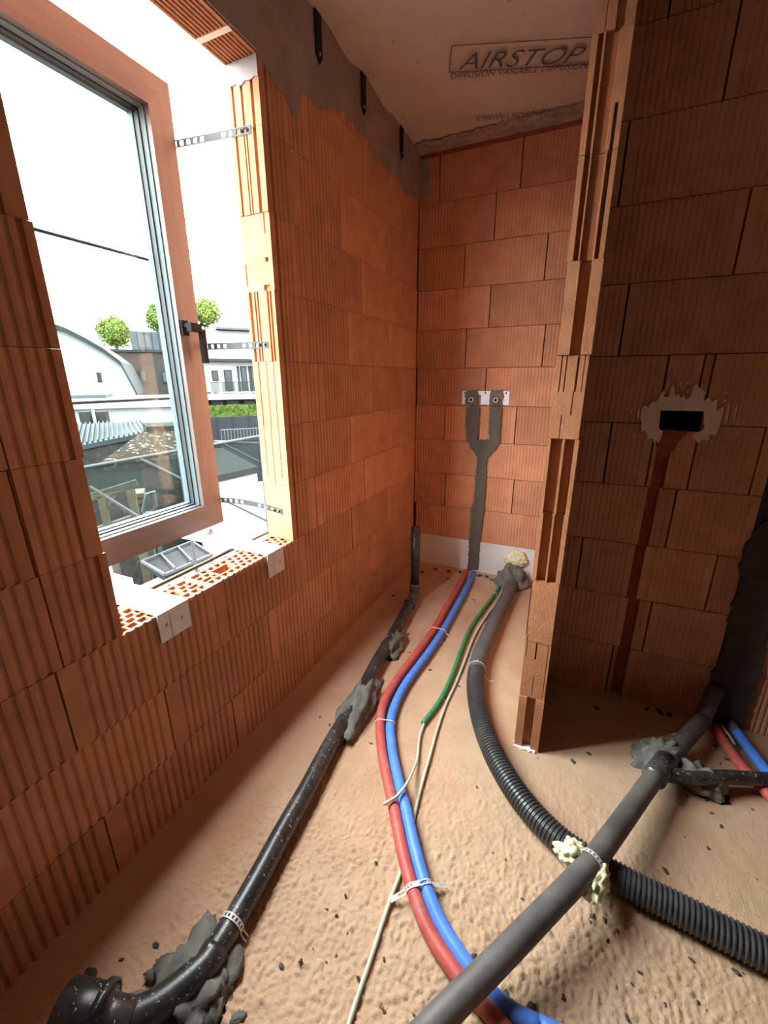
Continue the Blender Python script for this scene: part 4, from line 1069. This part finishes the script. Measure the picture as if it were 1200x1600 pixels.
roof_quad('metal_roof_shed', 'shed with a ribbed blue-grey metal roof', 'shed', ((96, 702, 13), (236, 674, 13.6), (222, 657, 16.5), (110, 664, 16)), .12, EX['metalroof'], 17, EX['slate'], EX['oldroof'])
roof_quad('plain_metal_roof', 'low shed with a smooth blue-grey roof behind the ribbed one', 'shed', ((170, 668, 17.5), (262, 668, 17.8), (292, 653, 20), (196, 651, 20)), .12, EX['metalroof'], 0, None, EX['oldroof'])
r_, Q_, up_ = roof_quad('tiled_roof_house', 'old outbuilding with a mossy brown tiled roof', 'house', ((150, 727, 9.2), (318, 713, 10.4), (312, 668, 12.2), (226, 672, 11.8)), .15, EX['tiles'], 0, None, EX['oldroof'])
MB().bar(Q_[3] + up_ * .05, Q_[2] + up_ * .05, .30, .16, up_).build('ridge', EX['oldroof'], r_)
cd = site('chimney_caps', 19); tag(cd, 'two low grey vents on the hall roof edge', 'vent')
for x0, x1 in ((122, 142), (148, 168)):
    p = lo(x0, 644, 19); q_ = lo(x1, 662, 19); MB().box((p[0], 0, q_[1] - .4), (q_[0], .8, p[1])).build('vent_box', EX['oldroof'], cd)
vp = lo(145, 640, 19); MB().box((vp[0] - .04, -.1, vp[1] - .9), (vp[0] + .04, 0, vp[1])).build('pipe', EX['white'], cd)
r_, Q_, up_ = roof_quad('grey_gable_roof', 'white garden building under a lichened grey roof', 'house', ((300, 752, 9.0), (403, 729, 9.4), (348, 700, 11.5), (300, 702, 11.5)), .14, EX['oldroof'], 0, None, EX['white'])

# scaffold with net standing in the yard
def o3(px, py, D):
    d = ray(px, py); k = D / d.dot(OD); return Vector((d.x * k, d.y * k, EYE + d.z * k))
sf = empty('scaffold', tuple(o3(230, 760, 6.4).xy) + (GZ,)); tag(sf, 'scaffold rails and braces with pale green netting outside', 'scaffold')
def sx(m, name, mt): 
    o = m.build(name, mt, sf, smooth=False); o.location = -Vector(sf.location); return o
for nm, a, b in (('rail', (110, 734, 6.4), (420, 679, 6.4)), ('brace', (218, 716, 6.4), (420, 815, 6.4)), ('brace', (140, 760, 6.3), (240, 822, 6.3)), ('brace', (345, 692, 6.5), (430, 735, 6.5)), ('rail', (335, 690, 6.6), (430, 694, 6.6))):
    sx(MB().sweep([o3(*a), o3(*b)], .02, 8), nm, EX['tube'])
for px in (278, 408):
    t = o3(px, 700, 6.4); sx(MB().sweep([Vector((t.x, t.y, GZ)), t], .022, 8), 'standard', EX['tube'])
n4 = [o3(110, 736, 6.42), o3(420, 681, 6.42), o3(420, 735, 6.42), o3(110, 778, 6.42)]
sx(MB().add([p for p in n4] + [p + OD * .01 for p in n4], [(0,1,2,3),(7,6,5,4),(0,4,5,1),(1,5,6,2),(2,6,7,3),(3,7,4,0)]), 'netting', EX['net'])
rl = site('yard_railing', 16); tag(rl, 'thin pale railing beside the dark fence', 'railing')
a = lo(345, 672, 16); b = lo(415, 672, 16); zb = lo(345, 690, 16)[1]
for i in range(15):
    x = a[0] + (b[0] - a[0]) * i / 14; MB().bar((x, 0, zb), (x, 0, a[1]), .025, .025).build('baluster', EX['tube'], rl)
for z in (a[1], zb): MB().bar((a[0], 0, z), (b[0], 0, z), .04, .03).build('rail', EX['tube'], rl)
for i in range(2):
    x = a[0] + (b[0] - a[0]) * i; MB().bar((x, 0, GZ), (x, 0, zb), .05, .05).build('post', EX['tube'], rl)

# timber frame and steps
tf = site('timber_frame', 7.6); tag(tf, 'pale timber post frame with brace in the yard', 'timber frame')
def tb(a, b, w_, name): 
    p = lo(a[0], a[1], 7.6); q_ = lo(b[0], b[1], 7.6); MB().bar((p[0], 0, p[1]), (q_[0], 0, q_[1]), w_, w_, (0, 1, 0)).build(name, EX['plank'], tf)
gx = lo(158, 775, 7.6); gx2 = lo(203, 760, 7.6)
MB().box((gx[0] - .05, -.05, GZ), (gx[0] + .05, .05, gx[1])).build('post', EX['plank'], tf); MB().box((gx2[0] - .06, -.05, GZ), (gx2[0] + .06, .05, gx2[1])).build('post', EX['plank'], tf)
tb((128, 781), (214, 754), .10, 'beam'); tb((162, 800), (182, 768), .06, 'brace'); tb((150, 828), (214, 806), .08, 'bottom_rail')
st = site('garden_steps', 8.2); tag(st, 'small timber steps beside the post frame', 'steps')
for i in range(5):
    p = lo(208, 770 + i * 10, 8.2); q_ = lo(226, 775 + i * 10, 8.2); MB().box((p[0], -.1, q_[1]), (q_[0], .3, p[1])).build('tread', EX['plank'], st)
MB().box((lo(208, 770, 8.2)[0] + .02, .05, GZ), (lo(226, 770, 8.2)[0] - .02, .28, lo(208, 815, 8.2)[1])).build('support', EX['plank'], st)
ch = site('garden_chair', 8.0); tag(ch, 'sea-green plastic chair standing in the yard', 'chair')
p = [lo(x, y, 8.0) for x, y in ((224, 800), (230, 772), (240, 768), (243, 790), (238, 803))]
MB().sweep([(u, 0, v) for u, v in p] + [(p[0][0], 0, p[0][1])], .035, 8).build('back', EX['teal'], ch)
MB().box((p[0][0], -.35, p[0][1] - .06), (p[3][0], .02, p[0][1])).build('seat', EX['teal'], ch)
for dx in (.03, p[3][0] - p[0][0] - .03):
    for dy in (-.32, -.02): MB().box((p[0][0] + dx - .02, dy - .02, GZ), (p[0][0] + dx + .02, dy + .02, p[0][1] - .05)).build('leg', EX['teal'], ch)

# low flat roof right under the window with skylight, and a row of battens along the wall
fr = tag(empty('lean_to_roof', (-2.6, 2.2, GZ)), 'pale flat lean-to roof just below the window', 'roof')
o = MB().box((-5.6, -.4, -1.55), (-1.9, 6.5, -1.40)).build('deck', EX['white'], fr); o.location = -Vector(fr.location)
o = MB().box((-5.5, -.3, GZ), (-2.0, 6.4, -1.55)).build('wall', EX['white'], fr); o.location = -Vector(fr.location)
p0, p1, p2, p3 = fl(222, 879, -1.3), fl(258, 900, -1.3), fl(332, 868, -1.3), fl(300, 848, -1.3)
sk = tag(empty('skylight', ((p0.x + p2.x) / 2, (p0.y + p2.y) / 2, -1.40)), 'dark glazed skylight on the lean-to roof below the sill', 'skylight'); so = Vector(sk.location)
Q_ = [Vector((p.x, p.y, -1.3)) - so for p in (p0, p1, p2, p3)]
MB().add(Q_ + [Vector((q_.x, q_.y, 0)) for q_ in Q_], [(0,1,2,3),(7,6,5,4),(0,4,5,1),(1,5,6,2),(2,6,7,3),(3,7,4,0)]).build('glazing', M['glassdark'], sk, fix=True)
for a, b in zip(Q_, Q_[1:] + Q_[:1]): MB().bar(a + Vector((0, 0, .02)), b + Vector((0, 0, .02)), .035, .04).build('frame', EX['tube'], sk)
for t in (.35, .7): MB().bar(Q_[0].lerp(Q_[3], t) + Vector((0, 0, .03)), Q_[1].lerp(Q_[2], t - .15) + Vector((0, 0, .06)), .025, .025).build('glazing_bar', EX['tube'], sk)
bl = tag(empty('batten_ledge', (-1.345, 1.1, .64)), 'ledge of pale timber battens along the outside of the sill', 'timber'); bo = Vector(bl.location)
def bb(a, b, name, mt): 
    o = MB().box(a, b).build(name, mt, bl); o.location = -bo
bb((-1.375, .3, .60), (-1.365, 1.9, .70), 'back_board', M['wood'])
for i in range(22):
    y = .33 + i * .072; bb((-1.362, y, .60), (-1.300, y + .016, .735), 'batten', M['wood'])
bb((-1.385, .3, .735), (-1.372, 1.9, .747), 'edge_strip', M['wood'])
bb((-1.36, .3, .60), (-1.285, 1.9, .612), 'shelf', M['wood'])
